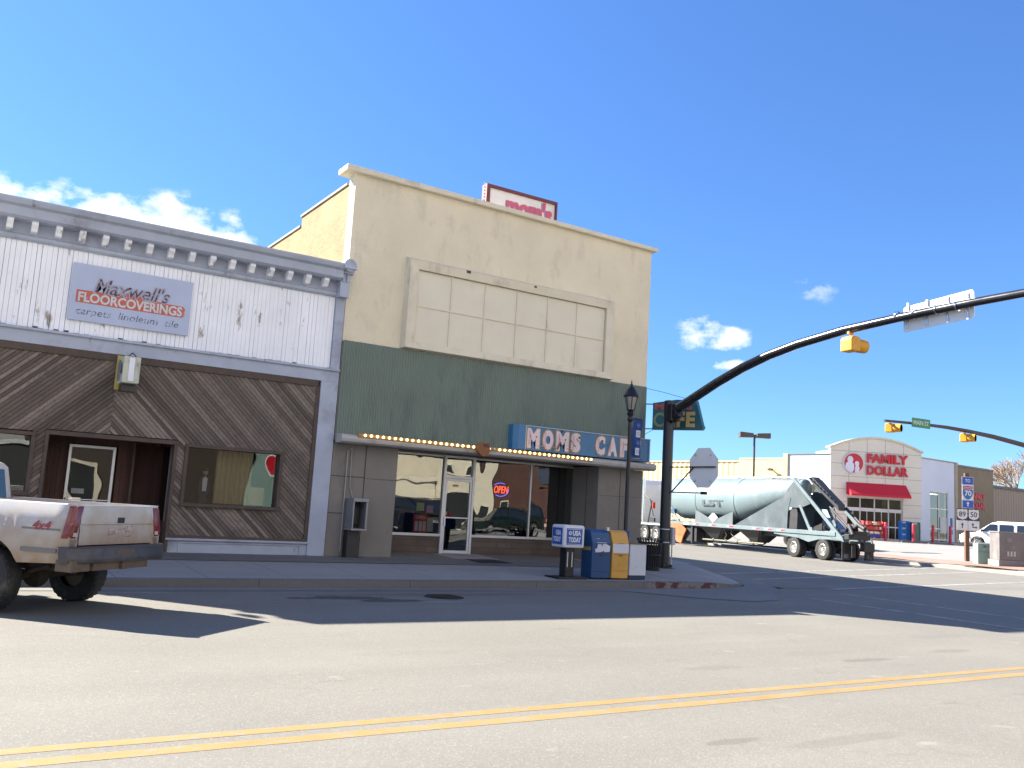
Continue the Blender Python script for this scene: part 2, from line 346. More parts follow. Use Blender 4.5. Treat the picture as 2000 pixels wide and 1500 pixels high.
# ================================================================== GROUND
asphalt = groundmat('asphalt_main', (.196, .188, .166), .1, stain=(.1, .095, .09), crack=.12, pale=.8, spots=[(6.1, 14.95, 1.0, .28, .8, .3), (6.9, 14.5, .7, .25, .8, .32), (12.9, 8.05, .55, .14, .4, .6), (10.7, 7.8, .5, .12, .5, .55), (7.9, 7.9, .45, .13, .35, .62), (10.4, 8.4, .7, .2, .22, .7), (7.0, 9.2, 1.6, .3, .15, .75), (5.0, 9.6, .8, .15, .18, .7), (14.5, 9.2, .8, .2, .25, .65), (9.3, 10.0, 2.5, .4, .12, .75), (5.6, 5.3, .3, .08, .4, .5), (6.6, 5.0, .8, .12, .3, .6), (4.55, 7.8, .1, .05, .4, 1.3), (5.3, 8.8, .1, .04, .3, 1.3), (8.0, 15.4, 3, .2, .5, .55), (2.9, 15.8, .8, .12, .5, 1.4), (7.8, 14.3, .5, .12, .5, 1.4)])
asph2 = groundmat('asphalt_side', (.19, .182, .162), .12, stain=(.11, .105, .1), lanes='Y', crack=.2, pale=.5)
conc = groundmat('sidewalk_concrete', (.31, .305, .295), .12, stain=(.17, .16, .15), crack=.25, fine=140, joints=[(0, 1.55, .3), (1, 2.2, 1.4)])
lotm = groundmat('lot_concrete', (.27, .265, .255), .08, stain=(.2, .195, .19), crack=.3, fine=60, joints=[(0, 4.5, .3), (1, 4.5, 1.4)])
earth = groundmat('dry_ground', (.2, .17, .13), .25, crack=0)
def sheet(name, poly, z, mat, kind='structure', thick=None):
    b = MB()
    if thick: b.prism(poly, 'z', z-thick, z)
    else: b.add([(x, y, z) for x, y in poly], [list(range(len(poly)))])
    o = b.build(name, mat); o['kind'] = kind; return o
sheet('ground', [(-1500, -1500), (1500, -1500), (1500, 1500), (-1500, 1500)], -.03, earth)
# main road with a slight grid for the surface
sheet('main_road', [(-150, -3.2), (300, -3.2), (300, 16.55), (-150, 16.55)], 0, asphalt)
sheet('side_road', [(19.2, 16.55), (40.6, 16.55), (40.6, 20), (54, 190), (30, 190), (20.6, 21)], .004, asph2)
# pavement: a strip that climbs gently from the kerb to the shop fronts, with a rounded corner
corner = [(15.9, 16.55), (16.9, 16.62), (17.9, 16.95), (18.9, 17.6), (19.7, 18.6), (20.3, 19.8), (20.6, 21.2)]
def zp(y): return .15+max(0, min(y, 24)-16.55)*.03
b = MB()
xs = [-60, -20, -8, 0, 4, 8, 12, 14.5]
edge = [(x, 16.55) for x in xs]+corner+[(20.9, 25), (23, 60), (29, 190)]
KERB = .16
pts_in = []
for i, (x, y) in enumerate(edge):
    a = Vector(edge[max(i-1, 0)]); c = Vector(edge[min(i+1, len(edge)-1)]); d = (c-a).normalized(); nrm = Vector((-d.y, d.x))
    pts_in.append((x+nrm.x*KERB, y+nrm.y*KERB))
main_in = pts_in[:len(xs)+len(corner)]
# walking surface
KZI = {len(xs)+1: .13, len(xs)+2: .05, len(xs)+3: .02, len(xs)+4: .02, len(xs)+5: .04, len(xs)+6: .13}
b2 = MB(); back_y = 24
for i in range(len(main_in)-1):
    (x0, y0), (x1, y1) = main_in[i], main_in[i+1]
    za_, zb_ = KZI.get(i, zp(y0)-.012), KZI.get(i+1, zp(y1)-.012)
    if i+1 in KZI or i in KZI:   # the ramp rises over its first metre and a half
        k = 1.5; m0, m1 = min(y0+k, 23.5), min(y1+k, 23.5)
        b2.add([(x0, y0, za_), (x1, y1, zb_), (x1, m1, zp(m1)), (x0, m0, zp(m0)), (x1, back_y, zp(back_y)), (x0, back_y, zp(back_y))], [(0, 1, 2, 3), (3, 2, 4, 5)])
    else: b2.add([(x0, y0, za_), (x1, y1, zb_), (x1, back_y, zp(back_y)), (x0, back_y, zp(back_y))], [(0, 1, 2, 3)])
rest = pts_in[len(xs)+len(corner)-1:]
for i in range(len(rest)-1):
    (x0, y0), (x1, y1) = rest[i], rest[i+1]
    z0 = zp(y0) if i == 0 else zp(24)
    b2.add([(x0, y0, zp(y0)-.012), (x1, y1, zp(24)-.012), (x1-2.6, y1, zp(24)), (x0-2.6, y0, zp(y0)-.012)], [(0, 1, 2, 3)])
o = b2.build('sidewalk', conc); o['kind'] = 'structure'
kerbm = groundmat('kerb_concrete', (.17, .167, .16), .14, stain=(.14, .13, .12), crack=0, fine=120, joints=[(0, 3.05, .9)])
redkerb = M('red_kerb_paint', (.085, .028, .026), .8, peel=((.2, .19, .18), .62, 5, 1), bump=.15)
KZ = {(16.9, 16.62): .13, (17.9, 16.95): .05, (18.9, 17.6): .02, (19.7, 18.6): .02, (20.3, 19.8): .04, (20.6, 21.2): .13}
b = MB()
for i in range(len(edge)-1):
    (x0, y0), (x1, y1) = edge[i], edge[i+1]; (u0, w0), (u1, w1) = pts_in[i], pts_in[i+1]
    za, zb = zp(y0), zp(y1)
    za = KZ.get((x0, y0), min(za, .3)); zb = KZ.get((x1, y1), min(zb, .3))
    if abs(x0-14.5) < .01 or abs(x0-15.9) < .01: mi = 1
    else: mi = 0
    b.add([(x0, y0, -.02), (x1, y1, -.02), (x1, y1, zb-.01), (x0, y0, za-.01)], [(0, 1, 2, 3)], mi)
    b.add([(x0, y0, za-.01), (x1, y1, zb-.01), (u1, w1, zb+.002), (u0, w0, za+.002)], [(0, 1, 2, 3)], mi)
o = b.build('kerb', [kerbm, redkerb]); o['kind'] = 'structure'
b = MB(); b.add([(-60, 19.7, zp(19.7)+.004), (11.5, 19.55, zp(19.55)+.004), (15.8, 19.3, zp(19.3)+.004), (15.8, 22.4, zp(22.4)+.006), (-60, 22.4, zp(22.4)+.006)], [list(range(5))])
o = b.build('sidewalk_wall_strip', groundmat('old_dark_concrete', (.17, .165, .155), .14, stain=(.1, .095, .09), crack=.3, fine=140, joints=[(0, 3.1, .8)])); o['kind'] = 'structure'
# concrete gutter and the fan-shaped apron at the corner
b = MB(); b.add([(-60, 16.0, .008), (13.3, 16.0, .008), (13.3, 16.55, .008), (-60, 16.55, .008)], [(0, 1, 2, 3)])
b.add([(13.3, 16.55, .009), (13.3, 15.9, .009), (14.2, 14.6, .009), (15.2, 13.9, .009), (16.2, 14.1, .009), (17.3, 15.2, .009), (19.0, 16.6, .009), (20.3, 18.4, .009), (21.1, 20.4, .009), (20.6, 21.2, .009), (19.7, 18.6, .009), (18.2, 17.0, .009), (16.4, 16.5, .009)], [list(range(13))])
o = b.build('gutter', groundmat('gutter_concrete', (.2, .198, .19), .12, stain=(.12, .115, .11), crack=.3)); o['kind'] = 'structure'
o = sheet('south_sidewalk', [(-60, -8.2), (90, -8.2), (90, -3.2), (-60, -3.2)], .15, conc, thick=.18)
# east side: kerb, walk, gravel bed, parking lot rising to the store
sheet('east_sidewalk', [(41.0, 16.6), (42.6, 16.6), (42.6, 31.2), (43.5, 45), (47, 90), (45.5, 90), (41.9, 45), (41.0, 31.2)], .15, M('bright_walk_concrete', (.3, .29, .27), .9, var=.12, vs=1, bump=.1), thick=.2)
sheet('main_east_sidewalk', [(42.6, 15.2), (120, 15.2), (120, 17), (42.6, 17)], .15, MC['bright_walk_concrete'], thick=.2)
gravel = groundmat('red_gravel', (.32, .2, .16), .25, stain=(.22, .11, .08), crack=0, fine=22)
b = MB(); gp = []
gx = [42.6, 44.2, 45.8, 47.2]; gy = [17+i*1.6 for i in range(11)]
for j, y in enumerate(gy):
    for i, x in enumerate(gx): gp.append((x+(.5 if y > 29 else 0), y, .16+.06*(i in (1, 2))+random.uniform(0, .04)))
b.add(gp, [(j*4+i, j*4+i+1, j*4+i+5, j*4+i+4) for j in range(len(gy)-1) for i in range(3)])
o = b.build('gravel_bed', gravel); o['kind'] = 'structure'
b = MB()
lotpts = [(47.2, 17, .16), (47.7, 33.4, .16), (44, 45, .16), (47, 90, .2), (70, 110, .75), (62.6, 49.4, .74), (69, 46, .8), (92, 48.4, .8), (140, 60, .9), (140, 17, .6), (80, 17, .6)]
b.add([(47.2, 17, .17), (62, 17, .62), (62, 49, .72), (47.7, 33.4, .17)], [(0, 1, 2, 3)])
b.add([(47.7, 33.4, .17), (62, 49, .72), (61, 110, .75), (48, 110, .2), (43.8, 45, .17)], [(0, 1, 2, 3, 4)])
b.add([(62, 17, .62), (160, 17, .8), (160, 70, .9), (62, 70, .72)], [(0, 1, 2, 3)])
o = b.build('parking_lot', lotm); o['kind'] = 'structure'
# painted markings
ylw = M('yellow_road_paint', (.30, .19, .065), .75, var=.12, bump=.2, bs=90, peel=((.23, .2, .15), .46, 7, 1), dirt=((.24, .18, .09), .5, 1.5, 1))
wht = M('worn_white_road_paint', (.32, .32, .31), .8, var=.15, bump=.2, bs=90, peel=((.17, .163, .15), .55, 3, 1))
b = MB()
def strip(b, p, q, wd, z, n=40):
    p = Vector(p); q = Vector(q); d = (q-p); nn = Vector((-d.y, d.x)).normalized(); vs = []; fs = []
    for i in range(n+1):
        c = p+d*i/n; j = random.uniform(-.006, .006)
        vs += [(c.x-nn.x*(wd/2+j), c.y-nn.y*(wd/2+j), z), (c.x+nn.x*(wd/2-j), c.y+nn.y*(wd/2-j), z)]
    for i in range(n): fs.append((2*i, 2*i+2, 2*i+3, 2*i+1))
    b.add(vs, fs)
strip(b, (-60, 6.77), (18, 6.77), .14, .002, 160); strip(b, (-60, 6.47), (18, 6.47), .16, .002, 160)
o = b.build('centre_line_paint', ylw); o['kind'] = 'structure'
b = MB()
strip(b, (21.2, 20.9), (40.2, 25.6), .2, .009); strip(b, (20.6, 19.0), (40.2, 23.6), .2, .009); strip(b, (20.6, 16.3), (40.3, 19.8), .22, .009)
strip(b, (24.7, 20.6), (31, 60), .11, .009); strip(b, (17.7, 14.4), (17.4, 1), .2, .005); strip(b, (20.0, 15.3), (19.5, 1), .2, .005)
o = b.build('crosswalk_paint', wht); o['kind'] = 'structure'
b = MB(); b.lathe([(.001, .022), (.3, .022), (.31, .012), (.36, .012), (.37, .004)], (8.2, 15.0, 0), 28)
for k in range(-4, 5): b.box(8.2-.24, 8.2+.24, 15.0+k*.055-.01, 15.0+k*.055+.01, .022, .028)
tag(b.build('manhole_cover', M('cast_iron', (.035, .033, .032), .6, .6, .3, bump=.3)), 'round dark iron manhole cover in the shaded road before the cafe', 'manhole cover')

# ================================================================== WOOD-CLAD SHOP (left)
paintblue = M('pale_blue_grey_paint', (.38, .42, .51), .75, var=.14, vs=1.2, bump=.12, bs=40, peel=((.15, .12, .1), .22, 2.6, .35), dirt=((.17, .17, .2), .45, 1.1, 1))
paintwhite = M('peeling_white_paint', (.86, .88, .93), .75, var=.08, vs=1, bump=.1, peel=((.26, .2, .17), .3, 3.2, .3), dirt=((.72, .73, .78), .4, .8, .5), streak=.03)
woodb = M('weathered_boards', (.15, .115, .092), .85, var=.3, vs=5, bump=.3, bs=50, attr=True, dirt=((.045, .042, .042), .45, 1.1, 1), grime=((.26, .23, .2), .34, 3.5, 1))
wtrim = M('dark_wood_trim', (.085, .062, .05), .8, var=.35, vs=4, bump=.25)
redwood = M('red_brown_boards', (.075, .03, .022), .7, var=.3, vs=4, bump=.2, island=.7)
shop = thing('wood_clad_shop', 'low shop with diagonal brown boards, peeling white siding and a bracketed grey cornice', 'building', (3, 21, .2))
X0, X1 = -1.7, 8.03
bd = MB(); bd.box(X0, -.3, 21.25, 21.4, .1, 7.2); bd.box(-.3, 1.58, 21.25, 21.4, .1, 1.45); bd.box(-.3, 1.58, 21.25, 21.4, 2.6, 7.2); bd.box(1.58, 1.89, 21.25, 21.4, .1, 7.2); bd.box(4.42, 4.72, 21.25, 21.4, .1, 7.2); bd.box(4.72, 6.82, 21.25, 21.4, .1, 1.38); bd.box(4.72, 6.82, 21.25, 21.4, 2.62, 7.2); bd.box(6.82, X1, 21.25, 21.4, .1, 7.2); bd.box(1.89, 4.42, 21.25, 21.4, 2.72, 7.2)
bd.box(X0, X0+.25, 21.4, 38, .1, 7.0); bd.box(X0, X1, 37.8, 38, .1, 6.2)
# roof slab
bd.box(X0+.25, X1, 21.4, 37.8, 5.9, 6.1)
bd.build('wall', M('old_render', (.22, .2, .19), .9), shop)
# diagonal boards
def clip(poly, xa, xb, za, zb):
    def cl(P, f, g):
        o = []
        for i in range(len(P)):
            a, c = P[i], P[(i+1) % len(P)]; fa, fb = f(a), f(c)
            if fa >= 0: o.append(a)
            if (fa > 0 > fb) or (fa < 0 < fb):
                t = fa/(fa-fb); o.append((a[0]+(c[0]-a[0])*t, a[1]+(c[1]-a[1])*t))
        return o
    for f in (lambda p: p[0]-xa, lambda p: xb-p[0], lambda p: p[1]-za, lambda p: zb-p[1]):
        poly = cl(poly, f, None)
        if len(poly) < 3: return None
    return poly
APX = 3.06
rects = [(X0, 1.6, 2.70, 4.36), (X0, -.35, .66, 2.70), (-.35, 1.6, .66, 1.42), (1.6, 1.83, .66, 2.76), (1.6, APX, 2.76, 4.36), (APX, 4.48, 2.76, 4.36), (4.48, 4.66, .66, 2.76), (4.48, 7.0, 2.76, 4.36), (4.66, 6.88, .66, 1.33), (6.88, 7.6, .66, 2.76), (7.0, 7.6, 2.76, 4.36), (4.66, 6.88, 2.67, 2.76)]
bd = MB(); ang = R(44)
for side in (-1, 1):
    dx, dz = side*math.cos(ang), -math.sin(ang)   # boards run down and away from the apex line
    wdt = .078; nx, nz = math.sin(ang)*side, math.cos(ang)
    for k in range(-60, 100):
        g = random.choice((.28, .5, .65, .8, 1.0, 1.35, 1.6)); q = random.uniform(.75, 1.1)
        colr = (.19*g, .158*g*(.96+.06*q), .132*g*(.9+.15*q)); th = random.uniform(0, .012)
        c = k*wdt; px, pz = APX+nx*c, 4.36+nz*c-2.5
        gap = .004
        A = (px-dx*12+nx*gap, pz-dz*12+nz*gap); B = (px+dx*12+nx*gap, pz+dz*12+nz*gap); C = (px+dx*12+nx*(wdt-gap), pz+dz*12+nz*(wdt-gap)); D = (px-dx*12+nx*(wdt-gap), pz-dz*12+nz*(wdt-gap))
        for (xa, xb, za, zb) in rects:
            if side < 0: xb = min(xb, APX)
            else: xa = max(xa, APX)
            if xa >= xb: continue
            p = clip([A, B, C, D], xa, xb, za, zb)
            if p: bd.prism(p, 'y', 21.02-th, 21.2, colr=colr)
bd.build('diagonal_cladding', woodb, shop)
bk = MB(); bk.box(X0, -.35, 21.2, 21.25, .6, 4.5); bk.box(-.35, 1.6, 21.2, 21.25, .6, 1.42); bk.box(-.35, 1.6, 21.2, 21.25, 2.62, 4.5); bk.box(1.6, 1.86, 21.2, 21.25, .6, 4.5); bk.box(1.86, 4.45, 21.2, 21.25, 2.72, 4.5); bk.box(4.45, 4.7, 21.2, 21.25, .6, 4.5); bk.box(4.7, 6.85, 21.2, 21.25, .6, 1.4); bk.box(4.7, 6.85, 21.2, 21.25, 2.62, 4.5); bk.box(6.85, 7.65, 21.2, 21.25, .6, 4.5)
bk.build('cladding_backing', M('black_gap', (.02, .016, .014), .95), shop)
# trims
tr = MB()
tr.box(X0, 7.6, 20.97, 21.2, 4.34, 4.49); tr.box(7.57, 7.655, 20.98, 21.2, .62, 4.34)
for (xa, xb, za, zb) in ((1.83, 4.48, .3, 2.74),):
    tr.box(xa, xa+.07, 20.96, 21.22, za, zb-.09); tr.box(xb-.07, xb, 20.96, 21.22, za, zb-.09); tr.box(xa, xb, 20.955, 21.22, zb-.09, zb)
tr.box(X0, 1.83, 20.97, 21.2, .6, .67); tr.box(4.48, 7.6, 20.97, 21.2, .6, .67)
tr.build('wood_trim', wtrim, shop, bevel=.004)
# white siding, board by board
sd_ = MB(); x = X0
while x < 7.85:
    wb = .098; g_ = random.choice((.0015, .0025, .004, .007)); sd_.box(x+g_, min(x+wb-.002, 7.86), 21.03+random.uniform(0, .008), 21.2, 4.83+random.choice((0, 0, .01, .02, .045))*random.random(), 6.66); x += wb
sd_.build('white_siding', paintwhite, shop)
sd2 = MB(); sd2.box(X0, 7.87, 21.2, 21.25, 4.8, 6.7); sd2.build('siding_backing', MC['black_gap'], shop)
bn = MB(); bn.box(X0, 8.1, 20.96, 21.25, 4.49, 4.80); bn.box(X0, 8.1, 20.9, 20.96, 4.76, 4.815); bn.build('lower_band', paintblue, shop, bevel=.006)
# cornice
cn = MB()
cn.prism([(21.25, 6.62), (20.98, 6.62), (20.94, 6.66), (20.94, 6.72), (21.0, 6.75), (21.0, 7.0), (20.7, 7.0), (20.62, 7.04), (20.6, 7.22), (20.52, 7.26), (20.48, 7.34), (20.48, 7.38), (21.25, 7.46)], 'x', X0-.1, 7.86)
cornice = cn.build('cornice', paintblue, shop, bevel=.004)
for k in range(22):
    xb = 7.5-k*.455
    q = MB(); q.prism([(21.0, 7.0), (20.74, 7.0), (20.72, 6.93), (20.80, 6.86), (20.84, 6.80), (21.0, 6.78)], 'x', xb-.06, xb+.06); q.build('bracket', paintwhite if k % 1 == 0 else paintblue, cornice)
eb = MB(); eb.box(7.86, 8.1, 20.75, 21.25, 6.6, 7.18); eb.box(7.8, 8.16, 20.68, 21.25, 7.18, 7.26); eb.box(7.82, 8.14, 20.45, 21.25, 7.26, 7.36)
eb.lathe([(.16, 0), (.16, -.7)], (7.98, 21.2, 7.36), 10, 'y', a0=0, a1=180); eb.disc((7.98, 20.5, 7.36), .16, 'y', 20)
for dx in (-.09, .02): eb.box(7.98+dx, 7.98+dx+.05, 20.70, 20.76, 6.98, 7.16)
eb.build('end_bracket', paintblue, cornice, bevel=.004)
pl = MB(); pl.box(7.66, 8.1, 20.96, 21.3, .2, 4.49); pl.box(7.87, 8.1, 20.97, 21.3, 4.8, 6.62); pl.build('pilaster', paintblue, shop, bevel=.008)
bs_ = MB(); bs_.box(4.42, 7.66, 21.0, 21.24, .2, .56); bs_.box(4.42, 7.66, 20.93, 21.2, .56, .605)
bs_.box(4.7, 7.5, 20.975, 21.0, .50, .53); bs_.box(4.7, 4.73, 20.975, 21.0, .2, .5); bs_.box(7.47, 7.5, 20.975, 21.0, .2, .5)
bs_.build('base_panel', paintblue, shop, bevel=.004); bs_ = MB(); bs_.box(X0, 1.86, 21.0, 21.24, .2, .56); bs_.box(X0, 1.86, 20.93, 21.2, .56, .605); bs_.build('base_panel', paintblue, shop, bevel=.004)
wg = glass('shop_glass', (.8, .82, .82), .07, .01, .8)
for (xa, xb, za, zb) in ((-.3, 1.58, 1.45, 2.60), (4.72, 6.82, 1.38, 2.62)):
    f = MB(); t_ = .075; f.box(xa-t_, xb+t_, 20.95, 21.2, zb, zb+t_); f.box(xa-t_, xb+t_, 20.93, 21.2, za-t_, za); f.box(xa-t_, xa, 20.96, 21.2, za, zb); f.box(xb, xb+t_, 20.96, 21.2, za, zb)
    fo = f.build('window', wtrim, shop, bevel=.004)
    g = MB(); g.add([(xa, 21.14, za), (xb, 21.14, za), (xb, 21.14, zb), (xa, 21.14, zb)], [(0, 1, 2, 3)]); g.build('pane', wg, fo)
# rooms behind the windows
for (xa, xb) in ((-1.2, 1.83), (4.5, 7.6)):
    r_ = MB(); r_.box(xa, xb, 23.6, 23.7, .3, 3.2); r_.box(xa-.05, xa, 21.4, 23.7, .3, 3.2); r_.box(xb, xb+.05, 21.4, 23.7, .3, 3.2); r_.box(xa, xb, 21.4, 23.7, 3.1, 3.2); r_.box(xa, xb, 21.4, 23.7, .3, .4)
    r_.build('interior', darkroom, shop)
# entry recess
rc = MB(); x = 1.87
rc2 = MB(); rc2.box(1.86, 4.45, 22.32, 22.36, .3, 2.75); rc2.box(1.8, 1.86, 21.2, 22.36, .3, 2.75); rc2.box(4.45, 4.5, 21.2, 22.36, .3, 2.75); rc2.box(1.86, 4.45, 21.22, 22.36, 2.7, 2.75); rc2.build('recess_lining', MC['black_gap'], shop)
while x < 4.43:
    if not (2.44 < x+.05 < 3.44): rc.box(x, x+.096, 22.27, 22.32, .38, 2.7)
    else: rc.box(x, x+.096, 22.27, 22.32, 2.56, 2.7)
    x += .1
y_ = 21.24
while y_ < 22.2: rc.box(4.40, 4.44, y_, y_+.096, .38, .95); rc.box(4.40, 4.44, y_, y_+.096, 2.6, 2.7); rc.box(1.87, 1.91, y_, y_+.096, .38, 2.7); y_ += .1
rc.box(3.78, 4.44, 22.0, 22.2, .38, .95)
rc.build('recess_boards', redwood, shop)
st = MB(); st.box(1.9, 4.4, 20.97, 22.32, .2, .42); st.build('entry_step', conc, shop)
d_ = MB(); xa, xb, za, zb = 2.44, 3.41, .42, 2.53; t_ = .06
d_.box(xa, xa+t_, 22.19, 22.25, za, zb); d_.box(xb-t_, xb, 22.19, 22.25, za, zb); d_.box(xa+t_, xb-t_, 22.19, 22.25, zb-t_, zb); d_.box(xa+t_, xb-t_, 22.19, 22.25, za, za+.12)
dr = d_.build('door', alu, shop, bevel=.004)
g = MB(); g.add([(xa+t_, 22.22, za+.12), (xb-t_, 22.22, za+.12), (xb-t_, 22.22, zb-t_), (xa+t_, 22.22, zb-t_)], [(0, 1, 2, 3)]); g.build('pane', wg, dr)
g = MB(); g.tube([(xa+.06, 22.16, 1.32), (xb-.06, 22.16, 1.32)], .014, 8); g.box(xa+.1, xa+.34, 22.15, 22.18, 1.28, 1.36); g.tube([(xa+.03, 22.14, .95), (xa+.03, 22.14, 1.35)], .012, 8); g.build('push_bar', chrome, dr)
g = MB(); g.box(xa+.14, xa+.4, 22.205, 22.212, 1.45, 1.56); g.build('notice', M('faded_paper', (.3, .3, .3), .8), dr)
sw = MB(); sw.add([(3.78, 22.1, .95), (4.39, 21.35, .95), (4.39, 21.35, 2.6), (3.78, 22.1, 2.6)], [(0, 1, 2, 3)]); sw.build('side_pane', wg, shop)
sw = MB(); sw.tube([(3.78, 22.1, .9), (3.78, 22.1, 2.65)], .03, 6); sw.build('side_pane_post', wtrim, shop)
# things in the right-hand shop window
cut = thing('cardboard_figure', 'life-size standing figure in dark jacket and white shirt inside the shop window', 'display figure', (5.28, 21.6, 1.1))
fg = MB(); fg.prism([(5.2, 1.1), (5.36, 1.1), (5.37, 1.55), (5.42, 1.7), (5.40, 1.95), (5.33, 2.02), (5.25, 2.02), (5.18, 1.95), (5.15, 1.75), (5.2, 1.55)], 'y', 21.6, 21.62); fg.build('jacket', M('dark_cloth', (.04, .035, .04), .9), cut)
fg = MB(); fg.prism([(5.25, 1.66), (5.34, 1.66), (5.35, 1.95), (5.3, 2.0), (5.24, 1.95)], 'y', 21.585, 21.6); fg.build('shirt', M('white_cloth', (.5, .5, .52), .9), cut)
fg = MB(); fg.sphere((5.29, 21.59, 2.1), .065, 12, 8, sz=1.25); fg.build('head', M('skin_print', (.35, .22, .17), .8), cut, smooth=True)
fg = MB(); fg.lathe([(.07, 0), (.066, .04), (.045, .07), (.001, .08)], (5.29, 21.59, 2.12), 12); fg.build('hair', M('dark_hair', (.03, .02, .015), .8), cut, smooth=True)
fg = MB(); fg.box(5.21, 5.28, 21.6, 21.63, .4, 1.12); fg.box(5.29, 5.36, 21.6, 21.63, .4, 1.12); fg.build('trousers', M('navy_cloth', (.03, .035, .06), .9), cut)
cur = MB()
for k in range(14): cur.lathe([(.05, 1.2), (.055, 2.7)], (5.55+k*.058, 21.55+.03*(k % 2), 0), 8, a0=180, a1=360)
tag(cur.build('window_curtain', M('mustard_curtain', (.36, .3, .16), .9, streak=.3), smooth=True), 'mustard yellow curtain hanging behind the right window of the wood-clad shop', 'curtain')
b = MB(); b.box(6.2, 6.75, 21.75, 21.8, 1.0, 1.82)
tag(b.build('cardboard_sheet', M('cardboard', (.55, .38, .2), .9)), 'brown cardboard sheet leaning inside the lower right corner of the shop window', 'cardboard')
# painted sign board
sg = thing('shop_sign', 'faded blue-grey painted sign board with an orange lettered banner on white siding', 'sign', (3.2, 21, 5.7))
b = MB(); b.box(1.95, 4.43, 20.955, 21.0, 5.11, 6.345); b.build('board', M('sign_blue_grey', (.42, .48, .64), .7, var=.06, bump=.04), sg, bevel=.003)
b = MB(); b.prism([(2.07, 5.50), (4.26, 5.50), (4.31, 5.55), (4.31, 5.70), (4.26, 5.75), (3.9, 5.76), (3.45, 5.80), (3.15, 5.88), (2.95, 5.80), (2.6, 5.78), (2.07, 5.77)], 'y', 20.95, 20.955)
b.build('orange_banner', M('faded_orange_paint', (.5, .13, .08), .75, peel=((.36, .4, .52), .3, 5, 1)), sg)
b = MB(); b.text('FLOORCOVERINGS', 2.11, 4.25, 5.52, 5.735, 20.949, .003, offset=.03); b.build('banner_lettering', M('sign_white', (.55, .58, .62), .7), sg)
b = MB(); b.text("Maxwell's", 2.38, 3.98, 5.74, 6.10, 20.9485, .002, offset=.045, shear=.3); b.build('name_backing', M('sign_pale_pink', (.4, .37, .45), .8), sg)
b = MB(); b.text("Maxwell's", 2.42, 3.95, 5.76, 6.08, 20.946, .002, offset=.0, shear=.3); b.build('name_lettering', M('flaking_black_paint', (.06, .05, .08), .7, peel=((.36, .36, .48), .55, 9, 1)), sg)
b = MB(); b.text('carpets  linoleum  tile', 2.1, 4.2, 5.2, 5.40, 20.954, .002, offset=-.004, shear=.15); b.build('lower_lettering', M('flaking_ink', (.05, .05, .07), .7, peel=((.34, .4, .54), .55, 14, 1)), sg)
# projecting light box
lb = thing('projecting_light_box', 'small cream plastic light-box sign on a yellow bracket above the boarded entrance', 'light box', (3.1, 20.9, 4.1))
b = MB(); b.box(3.02, 3.12, 20.86, 20.96, 3.72, 4.46); b.build('mounting_plate', M('mustard_metal', (.42, .33, .08), .6), lb, bevel=.004)
b = MB(); b.box(3.06, 3.40, 20.28, 20.86, 3.83, 4.40); b.build('casing', M('aged_cream_plastic', (.5, .52, .42), .55, dirt=((.12, .11, .08), .45, 4, .6)), lb, bevel=.02)
b = MB(); b.box(3.17, 3.28, 20.255, 20.29, 3.87, 4.37); b.build('diffuser', M('milky_plastic', (.72, .72, .78), .4), lb)
b = MB(); b.box(3.04, 3.06, 20.50, 20.80, 3.9, 4.33); b.build('side_panel', M('worn_blue_grey_film', (.16, .18, .24), .6, peel=((.4, .4, .35), .5, 8, 1)), lb)
b = MB(); b.T = Matrix.Translation((3.055, 20.42, 4.12)) @ Matrix.Rotation(R(-90), 4, 'Z'); b.text('1A', -.07, .07, -.1, .13, 0, .004, offset=.03); b.build('number', blackmetal, lb)
b = MB(); b.box(3.1, 3.42, 20.5, 20.86, 3.68, 3.81); b.tube([(3.2, 20.9, 4.44), (3.25, 20.5, 4.50), (3.3, 20.35, 4.42)], .012, 6); b.build('lower_bracket', blackmetal, lb)

# ================================================================== CAFE BUILDING
stucco = M('cream_stucco', (.74, .665, .50), .9, var=.08, vs=.7, bump=.45, bs=26, streak=.025, dirt=((.5, .46, .36), .45, 1.6, .5), grime=((.33, .3, .24), .2, 5, .5))
creampl = M('cream_panel_paint', (.7, .65, .52), .75, var=.05, vs=1, bump=.05, dirt=((.5, .45, .34), .35, 1.2, .4))
creamtr = M('cream_trim_paint', (.68, .62, .48), .75, var=.08, vs=2, bump=.1, dirt=((.38, .34, .26), .4, 2, .5))
green = M('green_ribbed_metal', (.15, .195, .16), .55, var=.12, vs=.8, bump=.06, streak=.14, dirt=((.07, .095, .09), .52, .9, .35), grime=((.05, .075, .075), .3, 2.5, .2))
cpanel = M('grey_concrete_panel', (.2, .185, .165), .85, var=.12, vs=1.2, bump=.12, dirt=((.12, .11, .1), .42, 1.2, .5))
fieldst = brickmat('stone_base_blocks', (.10, .075, .06), (.13, .10, .085), (.08, .07, .062), 1, 'X', .8, .5, .16, .012)
sidebr = brickmat('tan_side_brick', (.28, .21, .085), (.22, .16, .065), (.28, .22, .12), 1, 'Y', .85, .22, .075, .01)
cafe = thing('cafe_building', 'tall cream stucco cafe with a green ribbed metal front and boarded upper window', 'building', (13, 21, .2))
CX0, CX1 = 8.12, 18.03
b = MB(); b.box(CX0, CX1, 21.0, 21.42, 5.56, 9.92)
b.build('front_wall', stucco, cafe, bevel=.01)
b = MB(); b.prism([(7.82, 9.90), (18.14, 9.84), (18.2, 9.88), (18.2, 9.97), (7.82, 10.06)], 'y', 20.86, 21.5)
b.build('parapet_cap', creamtr, cafe, bevel=.03)
